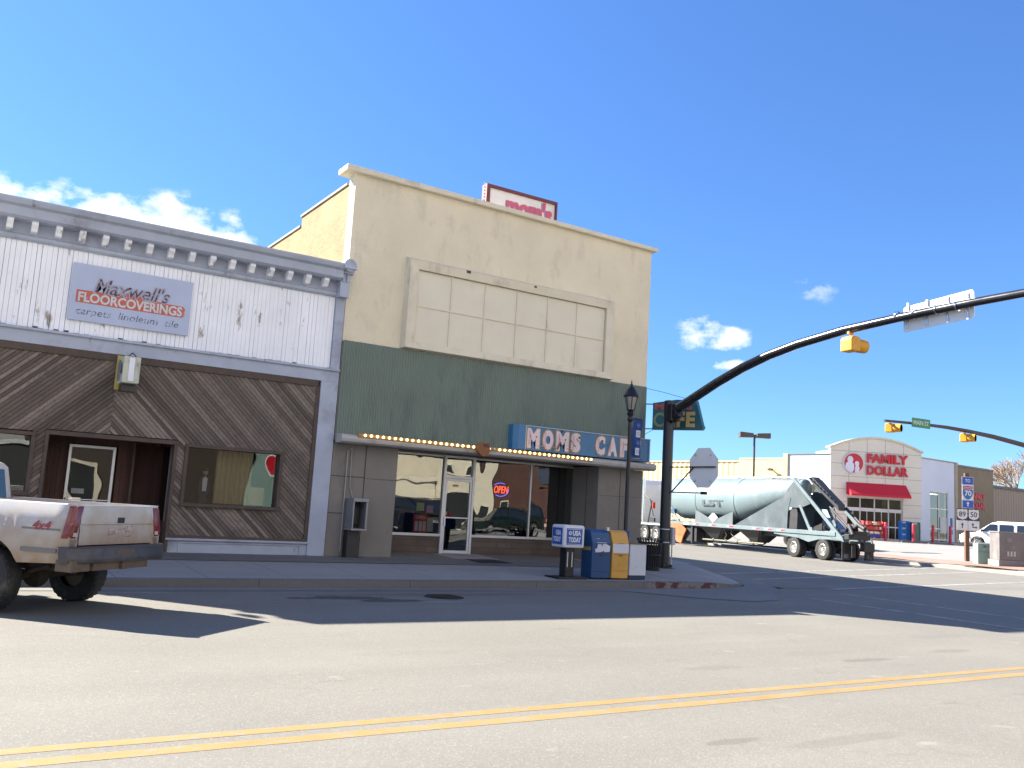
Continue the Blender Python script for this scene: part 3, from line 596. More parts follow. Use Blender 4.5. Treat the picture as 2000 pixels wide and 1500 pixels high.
# side and rear walls
b = MB(); b.box(CX0, CX0+.3, 21.42, 25.0, .2, 9.72); b.box(CX0, CX0+.3, 25.0, 29.5, .2, 9.42); b.box(CX0, CX0+.3, 29.5, 40, .2, 8.9)
b.build('west_wall', sidebr, cafe)
b = MB(); b.box(CX1-.3, CX1, 21.42, 40, .2, 9.75); b.box(CX0+.3, CX1-.3, 39.7, 40, .2, 8.9); b.build('east_wall', stucco, cafe)
b = MB(); b.box(CX0+.3, CX1-.3, 21.42, 39.7, 8.2, 8.4); b.build('roof', M('tar_roof', (.06, .06, .06), .9), cafe)
b = MB(); b.box(CX0-.04, CX0+.34, 21.5, 25.04, 9.72, 9.78); b.box(CX0-.04, CX0+.34, 25.04, 29.54, 9.42, 9.48); b.build('wall_coping', M('grey_coping', (.3, .27, .24), .8), cafe)
# boxed window frame (mitred, standing 22 cm proud)
fx0, fx1, fz0, fz1 = 9.74, 16.52, 5.62, 7.93; ix0, ix1, iz0, iz1 = 10.0, 16.25, 5.80, 7.72
b = MB()
o_ = [(fx0-.06, 21.0, fz0-.03), (fx1+.06, 21.0, fz0-.03), (fx1+.06, 21.0, fz1+.1), (fx0-.06, 21.0, fz1+.1)]
m1 = [(fx0, 20.8, fz0), (fx1, 20.8, fz0), (fx1, 20.8, fz1), (fx0, 20.8, fz1)]
i1 = [(ix0, 20.84, iz0), (ix1, 20.84, iz0), (ix1, 20.84, iz1), (ix0, 20.84, iz1)]
i2 = [(ix0, 20.93, iz0), (ix1, 20.93, iz0), (ix1, 20.93, iz1), (ix0, 20.93, iz1)]
vs = o_+m1+i1+i2; fs = []
for r_ in range(3):
    for k in range(4): fs.append((r_*4+k, r_*4+(k+1) % 4, (r_+1)*4+(k+1) % 4, (r_+1)*4+k))
b.add(vs, fs); wf = b.build('boarded_window', creamtr, cafe)
for i in range(6):
    for j in range(2):
        wx = (ix1-ix0)/6; wz = (iz1-iz0)/2
        q = MB(); q.box(ix0+i*wx+.012, ix0+(i+1)*wx-.012, 20.925, 20.96, iz0+j*wz+.012, iz0+(j+1)*wz-.012); q.build('panel', creampl, wf)
b = MB()
for i in range(1, 6): b.box(ix0+i*wx-.02, ix0+i*wx+.02, 20.9, 20.955, iz0, iz1)
for i in range(6): b.box(ix0+i*wx+.02, ix0+(i+1)*wx-.02, 20.902, 20.955, iz0+wz-.018, iz0+wz+.018)
b.build('glazing_bars', creamtr, wf)
b = MB(); b.box(ix0, ix1, 20.96, 20.99, iz0, iz1); b.build('panel_backing', MC['black_gap'], wf)
b = MB(); b.box(11.4, 11.52, 20.79, 20.83, fz1-.05, fz1+.02); b.box(13.6, 13.68, 20.8, 20.83, fz1-.06, fz1); b.build('dangling_clip', rustm, wf)
# ribbed metal
b = MB(); n_ = 138; vs = []; fs = []
for i in range(n_*4+1):
    x = CX0+.02+(CX1-CX0-.04)*i/(n_*4); ph = (i % 4); y = 20.955-(.018 if ph in (1, 2) else 0)
    vs += [(x, y, 3.2), (x, y, 5.575)]
for i in range(n_*4): fs.append((2*i, 2*i+2, 2*i+3, 2*i+1))
b.add(vs, fs); b.build('ribbed_cladding', green, cafe)
b = MB(); b.box(CX0, CX1, 20.98, 21.4, 3.1, 5.56); b.build('fascia_backing', MC['old_render'], cafe)
# canopy edge
grm = M('grey_white_fascia', (.42, .4, .38), .55, var=.1, dirt=((.2, .18, .16), .45, 1.5, .6), bump=.05)
b = MB()
b.prism([(20.98, 3.02), (20.62, 3.02), (20.55, 3.06), (20.53, 3.13), (20.55, 3.2), (20.62, 3.235), (20.98, 3.26)], 'x', CX0+.02, CX1+.12)
b.build('canopy', grm, cafe, bevel=.006)
# pillars of large concrete panels
b = MB()
b.box(8.12, 9.88, 21.0, 22.27, .15, 3.02); b.box(16.34, 18.03, 21.0, 22.6, .15, 3.02)
b.split('pillar', cpanel, cafe, bevel=.006)
b = MB(); jn = M('panel_joint', (.05, .048, .045), .9)
for z in (1.32, 2.22): b.box(8.12, 9.0, 20.992, 21.0, z-.008, z+.008)
for x in (9.0,): b.box(x-.01, x+.01, 20.991, 21.0, .25, 3.02)
for z in (2.2,): b.box(9.02, 9.88, 20.994, 21.0, z-.004, z+.004); b.box(16.34, 18.03, 20.994, 21.0, z-.004, z+.004)
b.box(17.15, 17.165, 20.991, 21.0, .25, 3.02)
b.box(16.332, 16.34, 21.55, 21.565, .3, 3.0)
b.build('panel_joints', jn, cafe)
# recessed shopfront at Y 22.27
YW = 22.27
b = MB(); b.box(9.88, 11.86, YW-.02, YW+.25, .2, .79); b.box(12.9, 16.34, YW-.02, YW+.25, .2, .80); b.build('stone_base', fieldst, cafe)
b = MB(); b.box(9.88, 16.34, YW, YW+.2, 3.0, 3.25); b.box(9.88, 16.34, 21.0, YW, 3.06, 3.2); b.build('soffit', cpanel, cafe)
b = MB(); b.box(9.88, 11.88, YW-.06, YW+.04, .79, .86); b.box(12.88, 16.34, YW-.06, YW+.04, .80, .87)
b.box(9.88, 11.88, YW-.03, YW+.03, 2.97, 3.02); b.box(12.88, 16.34, YW-.03, YW+.03, 2.97, 3.02); b.box(14.78, 14.83, YW-.04, YW+.03, .87, 2.97)
wfm = b.build('window_frame', alu, cafe, bevel=.004)
cg1 = glass('cafe_glass', (.5, .52, .51), .13, .007, .9); cg2 = glass('cafe_glass_warped', (.5, .52, .51), .13, .05, .5)
for (xa, xb, mt) in ((9.88, 11.86, cg1), (12.9, 14.78, cg2), (14.83, 16.34, cg1)):
    g = MB(); g.add([(xa, YW, .86), (xb, YW, .86), (xb, YW, 2.97), (xa, YW, 2.97)], [(0, 1, 2, 3)]); g.build('pane', mt, wfm)
d_ = MB(); xa, xb = 11.88, 12.88
d_.box(xa, xa+.07, YW-.07, YW+.05, .32, 3.03); d_.box(xb-.07, xb, YW-.07, YW+.05, .32, 3.03); d_.box(xa+.07, xb-.07, YW-.07, YW+.05, 2.97, 3.03); d_.box(xa+.07, xb-.07, YW-.07, YW+.05, 2.40, 2.47)
df = d_.build('door_frame', M('bright_aluminium', (.62, .63, .66), .4, .35, .05, bump=.02), cafe, bevel=.004)
g = MB(); g.add([(xa+.07, YW, 2.47), (xb-.07, YW, 2.47), (xb-.07, YW, 2.97), (xa+.07, YW, 2.97)], [(0, 1, 2, 3)]); g.build('transom_pane', cg1, df)
d_ = MB(); xa += .075; xb -= .075; za, zb = .34, 2.395; t_ = .06
d_.box(xa, xa+t_, YW-.05, YW, za, zb); d_.box(xb-t_, xb, YW-.05, YW, za, zb); d_.box(xa+t_, xb-t_, YW-.05, YW, zb-.07, zb); d_.box(xa+t_, xb-t_, YW-.05, YW, za, za+.08); d_.box(xa+t_, xb-t_, YW-.045, YW, 1.30, 1.335)
dr = d_.build('door', MC['bright_aluminium'], cafe, bevel=.004)
g = MB(); g.add([(xa+t_, YW-.02, za+.08), (xb-t_, YW-.02, za+.08), (xb-t_, YW-.02, zb-.07), (xa+t_, YW-.02, zb-.07)], [(0, 1, 2, 3)]); g.build('pane', glass('cafe_glass_door', (.5, .52, .51), .12, .012, .7), dr)
g = MB(); g.box(xa+.01, xa+.05, YW-.09, YW-.05, 1.08, 1.34); g.build('handle', whitemetal, dr)
g = MB(); g.box(xa+.25, xa+.42, YW-.028, YW-.022, 2.18, 2.23); g.box(xa+.07, xa+.12, YW-.028, YW-.022, 1.38, 1.48); g.build('sticker', M('amber_sticker', (.35, .16, .04), .6), dr)
# dining room
b = MB(); b.box(8.5, 17.8, 28, 28.1, .3, 3.3); b.box(8.5, 8.6, 22.5, 28, .3, 3.3); b.box(17.7, 17.8, 22.6, 28, .3, 3.3); b.box(8.5, 17.8, 22.5, 28, 3.2, 3.3); b.box(8.5, 17.8, 22.5, 28, .25, .35)
b.build('interior', darkroom, cafe)
stp = MB(); stp.prism([(YW+.1, .2), (20.9, .2), (20.9, .285), (YW-.1, .335), (YW+.1, .335)], 'x', 11.7, 13.1); stp.build('door_ramp', conc, cafe)
# posters and papers on the glass
def paper(nm, lab, x, z, w_, h_, c, yy=YW+.03, cat='poster'):
    b = MB(); b.box(x-w_/2, x+w_/2, yy, yy+.004, z-h_/2, z+h_/2)
    return tag(b.build(nm, M('paper_%d_%d' % (x*100, z*100), c, .8, var=.1)), lab, cat)
red = thing('red_open_poster', 'red and white poster headed OPEN low in the left cafe window', 'poster', (11.28, YW+.02, 1.1))
b = MB(); b.box(11.08, 11.50, YW+.02, YW+.026, .88, 1.37); b.build('sheet', M('poster_red', (.5, .03, .05), .7), red)
b = MB(); b.text('OPEN', 11.14, 11.44, 1.24, 1.33, YW+.019, .003, offset=.02)
for k in range(3): b.box(11.13+k*.12, 11.22+k*.12, YW+.015, YW+.019, .92, 1.18)
b.build('lettering', M('poster_white', (.6, .6, .62), .7), red)
paper('white_poster', 'white and grey printed notice beside the red poster in the left cafe window', 11.6, 1.1, .2, .38, (.38, .42, .5))
paper('yellow_flyer', 'lime yellow flyer pinned in the left cafe window', 11.27, 1.57, .23, .22, (.5, .52, .08))
paper('pink_flyer', 'pink flyer in the left cafe window beside the lime yellow one', 11.56, 1.52, .2, .2, (.55, .2, .38))
paper('orange_flyer', 'pale orange flyer taped highest in the left cafe window', 11.62, 1.93, .18, .26, (.55, .36, .2))
b = MB(); b.text('PARKING IN REAR', 13.72, 14.35, .9, .97, YW-.003, .003, offset=.01); tag(b.build('window_lettering', M('faded_white_vinyl', (.4, .4, .42), .7)), 'small white PARKING IN REAR lettering along the bottom of the cafe window', 'lettering')
# neon OPEN
neo = thing('neon_open_sign', 'glowing red OPEN neon sign with a blue ring in the cafe window', 'neon sign', (13.75, 22.4, 2.15))
b = MB(); b.text('OPEN', 13.62, 14.1, 2.08, 2.29, 22.36, .02, offset=.0, shear=.2); b.build('letter_tubes', M('neon_red', (.8, .1, .05), emit=(1, .09, .04), es=.9), neo)
b = MB(); b.tube([(13.86+.27*math.cos(t), 22.39, 2.185+.19*math.sin(t)) for t in [R(60+k*10) for k in range(9)]], .012, 6, cap=False); b.tube([(13.86+.27*math.cos(t), 22.39, 2.185+.19*math.sin(t)) for t in [R(235+k*12) for k in range(12)]], .012, 6, cap=False); b.build('ring_tube', M('neon_blue', (.1, .1, .8), emit=(.12, .16, 1), es=.7), neo)
# door mat
b = MB(); b.prism([(11.95, 20.2), (12.95, 20.2), (12.9, 21.9), (12.0, 21.9)], 'z', zp(21)+.002, zp(21)+.002); b = MB()
b.add([(11.9, 20.0, zp(20)+.012), (12.9, 20.0, zp(20)+.012), (12.85, 20.88, zp(20.9)+.014), (11.95, 20.88, zp(20.9)+.014)], [(0, 1, 2, 3)])
tag(b.build('door_mat', M('black_mat', (.02, .02, .022), .95, bump=.3)), 'black rubber mat lying on the pavement before the cafe door', 'mat')
# blue MOMS CAFE sign
ms = thing('cafe_fascia_sign', 'long blue enamel sign with pink neon letters standing on the cafe canopy', 'sign', (15.5, 20.8, 3.3))
bluem = M('blue_enamel', (.045, .17, .33), .35, var=.1, vs=1.3, bump=.03, dirt=((.03, .1, .17), .4, 2, .6))
b = MB()
pl_ = [(13.1, 20.95), (13.13, 20.75), (13.25, 20.63), (13.42, 20.57), (17.9, 20.57), (17.98, 20.95)]
b.prism(pl_, 'z', 3.265, 3.955); b.build('cabinet', bluem, ms, bevel=.006)
b = MB(); b.box(13.42, 17.9, 20.545, 20.57, 3.925, 3.945); b.box(13.42, 13.44, 20.545, 20.57, 3.28, 3.925); b.tube([(17.85, 20.54, 3.3), (17.85, 20.54, 3.9)], .015, 6); b.build('edging', M('pale_trim', (.4, .5, .6), .5), ms)
b = MB(); ylo = M('amber_outline_paint', (.4, .25, .07), .6); pk = M('pink_white_enamel', (.72, .58, .58), .5, peel=((.09, .05, .05), .18, 14, 1)); nb = M('glass_tube_pink', (.6, .3, .3), .3)
def letters(b, off, ext, y):
    xs_ = [(13.50, 13.87, 'M'), (14.02, 14.33, 'O'), (14.47, 14.86, 'M'), (14.98, 15.27, 'S'), (15.86, 16.15, 'C'), (16.31, 16.61, 'A'), (16.76, 17.04, 'F'), (17.2, 17.48, 'E')]
    for xa, xb, ch in xs_:
        g = off; b.text(ch, xa-.02-g, xb+.02+g, 3.335-g, 3.875+g, y, ext, offset=.075)
letters(b, .03, .006, 20.569); b.build('letter_outline', ylo, ms)
b = MB(); letters(b, 0, .012, 20.562); b.build('lettering', pk, ms)
b = MB()
for xa, xb in ((13.87, 14.02), (14.33, 14.47), (14.86, 14.98)): b.tube([(xa-.05, 20.53, 3.42), (xb+.06, 20.53, 3.40)], .008, 6)
for xa in (13.52, 14.04, 14.5, 15.0, 15.9, 16.33, 16.8): b.tube([(xa+.02, 20.53, 3.42), (xa+.04, 20.525, 3.62), (xa+.03, 20.53, 3.8)], .007, 6)
b.build('neon_tubing', nb, ms)
b = MB(); b.sphere((14.62, 20.53, 3.88), .03, 8, 5); b.sphere((15.23, 20.53, 3.76), .03, 8, 5); b.sphere((16.05, 20.53, 3.74), .03, 8, 5); b.prism([(14.46, 3.37), (14.53, 3.37), (14.62, 3.58), (14.56, 3.58)], 'y', 20.545, 20.552); b.build('rust_spots', rustm, ms)
# bulb strip
bst = thing('bulb_strip', 'mustard strip of glowing round bulbs running along the cafe canopy', 'light strip', (12.2, 20.53, 3.2))
b = MB(); b.T = Matrix.Translation((0, 0, 0)); b.prism([(8.55, 3.19), (15.70, 3.135), (15.70, 3.215), (8.55, 3.27)], 'y', 20.50, 20.56); b.build('backing', M('mustard_strip', (.36, .2, .03), .5, es=0), bst)
bulbm = M('lit_bulb', (1, .8, .4), emit=(1, .66, .28), es=1.7); deadb = M('dead_bulb', (.6, .6, .62), .3)
q = None
for k in range(44):
    x = 8.72+k*.161
    if 11.85 < x < 12.2: continue
    bz = 3.232-(x-8.55)*.0077
    if q is None:
        b = MB(); b.sphere((0, 0, 0), .033, 10, 6); q = b.build('bulb', bulbm, bst, smooth=True); q.location = Vector((x, 20.485, bz))
    else:
        c = q.copy(); col.objects.link(c); c.parent = bst; c.location = Vector((x, 20.485, bz))
        if k == 23: c.data = q.data.copy(); c.data.materials[0] = deadb
# shield
shd = thing('shield_badge', 'orange shield-shaped badge with dark letters hung in the middle of the bulb strip', 'badge', (12.05, 20.45, 3.1))
b = MB(); b.prism([(11.86, 3.32), (11.98, 3.35), (12.08, 3.33), (12.18, 3.35), (12.24, 3.33), (12.24, 3.14), (12.2, 3.06), (12.1, 2.99), (12.04, 2.97), (11.94, 3.02), (11.87, 3.1)], 'y', 20.40, 20.47); b.build('plate', M('burnt_orange', (.22, .075, .02), .5), shd, bevel=.006)
b = MB(); b.text('RR', 12.03, 12.2, 3.22, 3.31, 20.399, .006, offset=.02); b.build('lettering', blackmetal, shd)
# pay phone
ph = thing('pay_phone', 'pedestal pay phone with a dark hollow hood against the left pillar of the cafe', 'pay phone', (8.75, 20.8, .27))
b = MB(); b.box(8.56, 8.86, 20.72, 20.98, .27, 1.0); b.build('pedestal', darkplastic, ph, bevel=.01)
b = MB(); b.box(8.46, 8.97, 20.66, 21.0, .265, .29); b.build('foot', blackmetal, ph)
b = MB(); b.box(8.56, 8.60, 20.5, 20.99, .98, 1.62); b.box(8.90, 8.95, 20.5, 20.99, .98, 1.62); b.box(8.56, 8.95, 20.48, 20.99, 1.62, 1.70); b.box(8.54, 8.95, 20.48, 20.99, .93, .98); b.build('hood', M('phone_hood', (.26, .26, .28), .5, .3, .2), ph, bevel=.01)
b = MB(); b.box(8.6, 8.9, 20.9, 20.98, .98, 1.62); b.box(8.65, 8.85, 20.8, 20.9, 1.08, 1.5); b.build('telephone', darkplastic, ph)
b = MB(); b.tube([(8.5, 20.97, .4), (8.5, 20.97, 2.85), (8.62, 20.97, 2.93)], .018, 8); b.tube([(8.6, 20.97, 2.9), (8.62, 20.97, 2.0), (8.72, 20.97, 1.7)], .012, 8); b.build('conduit', M('grey_conduit', (.3, .29, .27), .5), ph)
# roof sign
rs = thing('roof_sign', 'white roof-top sign in a dark red bulb-edged frame showing pink mom\'s lettering', 'sign', (15, 24, 8.4))
fr = M('dark_red_frame', (.13, .022, .03), .5)
zb_, zt_ = 10.1, 11.82; xa, xb = 13.62, 16.36
b = MB(); b.box(xa+.12, xb-.06, 23.98, 24.1, zb_+.1, zt_-.09); b.build('face', M('sign_face_white', (.68, .66, .67), .5, dirt=((.45, .4, .42), .4, 2, 1)), rs)
b = MB(); b.box(xa, xa+.13, 23.9, 24.2, zb_, zt_); b.box(xb-.06, xb, 23.9, 24.2, zb_, zt_); b.box(xa+.13, xb-.06, 23.9, 24.2, zt_-.09, zt_); b.box(xa+.13, xb-.06, 23.9, 24.2, zb_, zb_+.09); b.build('frame', fr, rs)
b = MB()
for k in range(27): b.sphere((xa+.03+k*(xb-xa-.06)/26, 24.05, zt_+.025), .022, 8, 4)
for k in range(16): b.sphere((xa-.02, 24.05, zb_+.1+k*.11), .022, 8, 4)
o = b.build('edge_bulbs', M('clear_bulb', (.7, .7, .72), .2), rs, smooth=True)
b = MB(); b.text("mom's", 14.42, 16.2, 11.0, 11.70, 23.975, .02, offset=.03); b.build('lettering', M('faded_pink_paint', (.5, .09, .17), .6), rs)
b = MB(); b.text("mom's", 14.38, 16.16, 10.98, 11.68, 23.978, .01, offset=.06); b.build('letter_shadow', M('sign_pale_purple', (.36, .16, .28), .6), rs)
b = MB()
for x in (14.0, 15.9): b.tube([(x, 24.15, 8.4), (x, 24.15, zb_)], .05, 8); b.tube([(x, 25.4, 8.4), (x, 24.15, 10.0)], .03, 8)
b.build('support_legs', blackmetal, rs)
# projecting corner sign
T = Fr(18.05, 20.97, 155)
hs = thing('hanging_cafe_sign', 'dark teal cafe sign with red and cream letters hung out from the building corner', 'sign', (18.5, 20, 4.2))
b = MB(T); b.prism([(.24, 4.27), (1.8, 4.26), (1.86, 4.33), (1.82, 4.42), (1.62, 5.14), (1.0, 5.17), (.24, 5.08)], 'y', -.1, .1); b.build('cabinet', M('dark_teal_enamel', (.02, .1, .12), .4, var=.25, vs=3, peel=((.1, .09, .07), .25, 6, 1)), hs, bevel=.01)
b = MB(T); b.text("MOM'S", .32, 1.5, 4.86, 5.06, -.102, .012, offset=.03); b.build('upper_lettering', M('faded_red_paint', (.5, .08, .08), .6), hs)
b = MB(T)
for ch, xa, xb in (('A', .74, .98), ('F', 1.03, 1.27), ('E', 1.32, 1.6)): b.text(ch, xa, xb, 4.34, 4.8, -.102, .012, offset=.05)
b.build('lower_lettering', M('cream_letter_paint', (.5, .38, .16), .6), hs)
b = MB(T); b.lathe([(.14, -.103), (.14, -.118), (.22, -.118), (.22, -.103)], (.5, 0, 4.56), 20, 'y', a0=35, a1=325); b.build('letter_ring', M('faded_green_paint', (.2, .3, .14), .6), hs)
b = MB(T); b.tube([(-.05, 0, 5.06), (.26, 0, 5.05)], .018, 6); b.tube([(-.05, 0, 4.3), (.26, 0, 4.3)], .018, 6); b.tube([(-.1, 0, 5.56), (.5, 0, 5.42), (1.5, 0, 5.14)], .007, 5); b.tube([(-.1, 0, 4.02), (0, 0, 4.15), (.25, 0, 4.28)], .008, 5); b.build('brackets', blackmetal, hs)

# ================================================================== STREET FURNITURE BY THE CORNER
mp_ = thing('signal_mast', 'tall black traffic pole with a curved arm rising from the cafe corner', 'traffic pole', (17.9, 19.8, .24))
b = MB(); b.lathe([(.24, .24), (.24, .27), (.17, .30), (.165, .6), (.155, 1.0), (.15, 5.02), (.14, 5.06), (.001, 5.09)], (17.9, 19.8, 0), 24); b.build('pole', blackmetal, mp_, smooth=True)
b = MB(); b.lathe([(.36, .20), (.36, .245), (.3, .255)], (17.9, 19.8, 0), 24)
for k in range(4): b.box(17.9+.2*math.cos(k*1.57+.78)-.03, 17.9+.2*math.cos(k*1.57+.78)+.03, 19.8+.2*math.sin(k*1.57+.78)-.03, 19.8+.2*math.sin(k*1.57+.78)+.03, .25, .34)
b.build('base_plate', blackmetal, mp_)
armp = [(19.75, 4.70), (19.3, 4.87), (18.89, 5.04), (17.91, 5.44), (16.97, 5.77), (16.09, 6.01), (15.1, 6.20), (13.73, 6.37), (12.3, 6.46), (10.7, 6.53), (9.0, 6.57), (6, 6.6), (3, 6.62)]
b = MB(); b.tube([(17.9, y, z) for y, z in armp], [.14, .138, .135, .13, .125, .12, .115, .108, .1, .092, .085, .07, .055], 16); arm = b.build('arm', M('black_arm_paint', (.015, .015, .017), .25, bump=.01, coat=.5), mp_, smooth=True)
b = MB(); b.box(17.72, 18.08, 19.5, 19.72, 4.45, 4.95); b.tube([(17.9, 19.62, 4.5), (17.9, 19.5, 4.62), (17.9, 19.36, 4.7)], .15, 12); b.build('arm_clamp', blackmetal, mp_, bevel=.02)
b = MB()
for z in (.95, 1.32): b.lathe([(.158, z), (.162, z+.005), (.162, z+.025), (.158, z+.03)], (17.9, 19.8, 0), 20)
b.build('steel_bands', alu, mp_)
b = MB(); b.box(18.02, 18.14, 19.6, 19.74, .9, 1.4); b.tube([(18.08, 19.68, .3), (18.08, 19.68, .95)], .02, 6); b.build('button_box', M('grey_box_paint', (.4, .42, .45), .5), mp_, bevel=.008)
yelh = M('yellow_signal_paint', (.62, .3, .02), .45, var=.12, vs=4)
def signal_head(name, label, loc, az, group):
    """single-section head hung by a bracket; local x = lens direction; origin at the hanging point"""
    h = thing(name, label, 'traffic signal', loc, R(90-az), group)
    b = MB(); b.prism([(-.17, -.46), (.12, -.46), (.12, -.12), (.02, -.1), (-.12, -.1), (-.17, -.16)], 'y', -.18, .18); b.build('housing', yelh, h, bevel=.03)
    b = MB(); b.lathe([(.155, .12), (.165, .14), (.16, .42), (.15, .42), (.148, .15)], (0, 0, -.29), 20, 'x'); b.build('visor', [yelh], h, smooth=True)
    b = MB(); b.lathe([(.001, .13), (.1, .15), (.15, .14)], (0, 0, -.29), 20, 'x'); b.build('lens', M('dark_lens', (.02, .02, .02), .2), h, smooth=True)
    b = MB(); b.lathe([(.144, .16), (.146, .415)], (0, 0, -.29), 20, 'x'); b.build('visor_lining', M('matt_black', (.008, .008, .008), .95), h, smooth=True)
    b = MB(); b.tube([(0, 0, .02), (0, 0, -.12)], .035, 8); b.box(-.1, .04, -.03, .03, -.04, .02); b.build('bracket', M('orange_bracket', (.55, .25, .06), .5), h)
    return h
G_ = 'single-section yellow signals hung from the mast arms'
sh1 = signal_head('traffic_signal', 'yellow signal seen from behind, hanging under the near black arm', (17.9, 13.55, 6.28), 98, G_)
# back of a street-name sign
ns = thing('street_sign_back', 'plain pale back of a long sign bolted across the near black mast arm', 'street sign', (17.92, 11.45, 6.45))
b = MB(); b.prism([(10.66, 6.24), (12.24, 6.14), (12.27, 6.2), (12.27, 6.68), (12.22, 6.72), (10.66, 6.86), (10.62, 6.8), (10.62, 6.28)], 'x', 18.04, 18.06); b.build('panel', M('bare_aluminium_panel', (.7, .7, .7), .45, .1, .05), ns)
b = MB()
for y in (10.75, 11.2, 11.68, 12.15): b.box(18.01, 18.04, y-.022, y+.022, 6.22, 6.80)
b.split('ribs', alu, ns)
b = MB()
for y in (10.9, 11.37, 11.9, 12.33):
    b.lathe([(.108, y-.02), (.108, y+.02)], (17.9, 0, 6.51), 16, 'y')
b.build('arm_straps', chrome, ns)
ss = thing('stop_sign', 'blank pale back of an octagonal stop sign bracketed to the black traffic pole', 'stop sign', (17.95, 18.4, 2.4))
b = MB(); Rr = .60
octo = [(18.40+Rr*math.cos(R(22.5+45*k)), 3.10+Rr*math.sin(R(22.5+45*k))) for k in range(8)]
b.prism(octo, 'x', 17.975, 17.98); b.build('plate_back', M('weathered_sign_back', (.88, .88, .86), .6, 0, .04, dirt=((.5, .4, .32), .35, 2, 1)), ss)
b = MB(); b.prism(octo, 'x', 17.9805, 17.984); b.build('red_face', M('sign_red', (.5, .01, .02), .4), ss)
b = MB()
for sy in (-.3, .3):
    for sz in (-.36, .36): b.sphere((17.97, 18.4+sy, 3.1+sz), .035, 8, 5)
b.build('bolts', alu, ss)
b = MB(); b.box(17.93, 17.97, 17.92, 19.68, 3.105, 3.14); b.box(17.93, 17.97, 18.3, 19.68, 2.385, 2.415); b.tube([(17.95, 19.62, 2.42), (17.95, 18.78, 3.1)], .02, 6); b.box(17.91, 17.97, 18.22, 18.42, 2.36, 2.44); b.build('brackets', M('dark_steel', (.06, .055, .05), .5, .5), ss)
# street lamp
LX, LY = 15.2, 18.3
sl = thing('street_lamp', 'slim black lamp post with an old-style lantern in front of the cafe', 'street lamp', (LX, LY, .2))
b = MB(); b.lathe([(.17, .19), (.17, .3), (.12, .36), (.1, .8), (.065, .95), (.058, 1.2), (.05, 3.9), (.062, 3.95), (.05, 4.0), (.045, 4.1)], (LX, LY, 0), 16); b.build('pole', blackmetal, sl, smooth=True)
b = MB(); b.lathe([(.045, 4.1), (.085, 4.16), (.06, 4.24), (.1, 4.33), (.07, 4.38), (.11, 4.42)], (LX, LY, 0), 16); b.build('lantern_base', blackmetal, sl, smooth=True)
b = MB(); b.lathe([(.09, 4.42), (.165, 4.75), (.16, 4.78)], (LX, LY, 0), 12); b.build('lantern_glass', M('frosted_glass', (.22, .21, .2), .3, var=.2), sl, smooth=True)
b = MB()
for k in range(6): t = k*math.pi/3; b.tube([(LX+.1*math.cos(t), LY+.1*math.sin(t), 4.42), (LX+.175*math.cos(t), LY+.175*math.sin(t), 4.78)], .009, 5)
b.lathe([(.2, 4.76), (.21, 4.79), (.19, 4.82), (.12, 4.95), (.07, 5.02), (.03, 5.06), (.035, 5.1), (.012, 5.13), (.02, 5.16), (.001, 5.22)], (LX, LY, 0), 14); b.build('lantern_cap', blackmetal, sl, smooth=True)
bn = thing('street_banner', 'deep blue fabric banner with white squares hung from the black lamp post', 'banner', (15.4, 18.3, 3.2))
b = MB(); vs = []; fs = []
for i in range(9):
    for j in range(13): vs.append((15.27+.33*i/8+.012*math.sin(j*.7), LY+.03*math.sin(i*.8+j*.4), 3.17+1.03*j/12))
for i in range(8):
    for j in range(12): fs.append((i*13+j, (i+1)*13+j, (i+1)*13+j+1, i*13+j+1))
b.add(vs, fs); b.build('cloth', M('banner_blue', (.012, .05, .2), .8), bn, smooth=True)
b = MB(); b.box(15.385, 15.53, LY-.04, LY-.034, 3.72, 3.90); b.box(15.375, 15.51, LY-.04, LY-.034, 3.25, 3.44); b.build('white_squares', M('banner_white', (.5, .52, .58), .8), bn)
b = MB()
for zc in (4.03, 3.57):
    for k in range(6):
        t = k*math.pi/6; b.tube([(15.45-.07*math.cos(t), LY-.045, zc-.07*math.sin(t)), (15.45+.07*math.cos(t), LY-.045, zc+.07*math.sin(t))], .006, 4)
for zc in (3.81, 3.345): b.lathe([(.035, LY-.043), (.05, LY-.043)], (15.455, 0, zc), 12, 'y')
b.build('motifs', M('banner_pale_blue', (.12, .2, .42), .8), bn)
b = MB(); b.tube([(LX, LY, 4.21), (15.62, LY, 4.21)], .012, 6); b.tube([(LX, LY, 3.15), (15.62, LY, 3.15)], .012, 6); b.build('banner_arms', blackmetal, bn)
# newspaper racks
us = thing('newspaper_stand', 'white cube-headed newspaper stand with blue title panels on a black pedestal', 'newspaper rack', (12.45, 17.4, .17))
wp = M('white_plastic_head', (.62, .64, .68), .45, var=.06, dirt=((.4, .38, .34), .3, 3, 1))
b = MB(); b.box(12.32, 12.92, 17.02, 17.52, .86, 1.38); b.build('head', wp, us, bevel=.045)
bp_ = M('title_panel_blue', (.02, .09, .36), .5); tw = M('title_white', (.62, .64, .68), .5)
b = MB(); b.box(12.40, 12.84, 17.012, 17.02, .93, 1.31); b.box(12.312, 12.32, 17.08, 17.46, .93, 1.31); b.build('title_panel', bp_, us)
b = MB(); b.text('USA', 12.56, 12.80, 1.14, 1.26, 17.011, .004, offset=.05); b.text('TODAY', 12.45, 12.80, .99, 1.11, 17.011, .004, offset=.05); b.lathe([(.02, 17.008), (.045, 17.008)], (12.49, 0, 1.2), 14, 'y')
b.box(12.42, 12.82, 17.007, 17.011, 1.285, 1.295); b.box(12.42, 12.82, 17.007, 17.011, .945, .955)
b.T = Matrix.Translation((12.311, 17.27, 0)) @ Matrix.Rotation(R(-90), 4, 'Z')
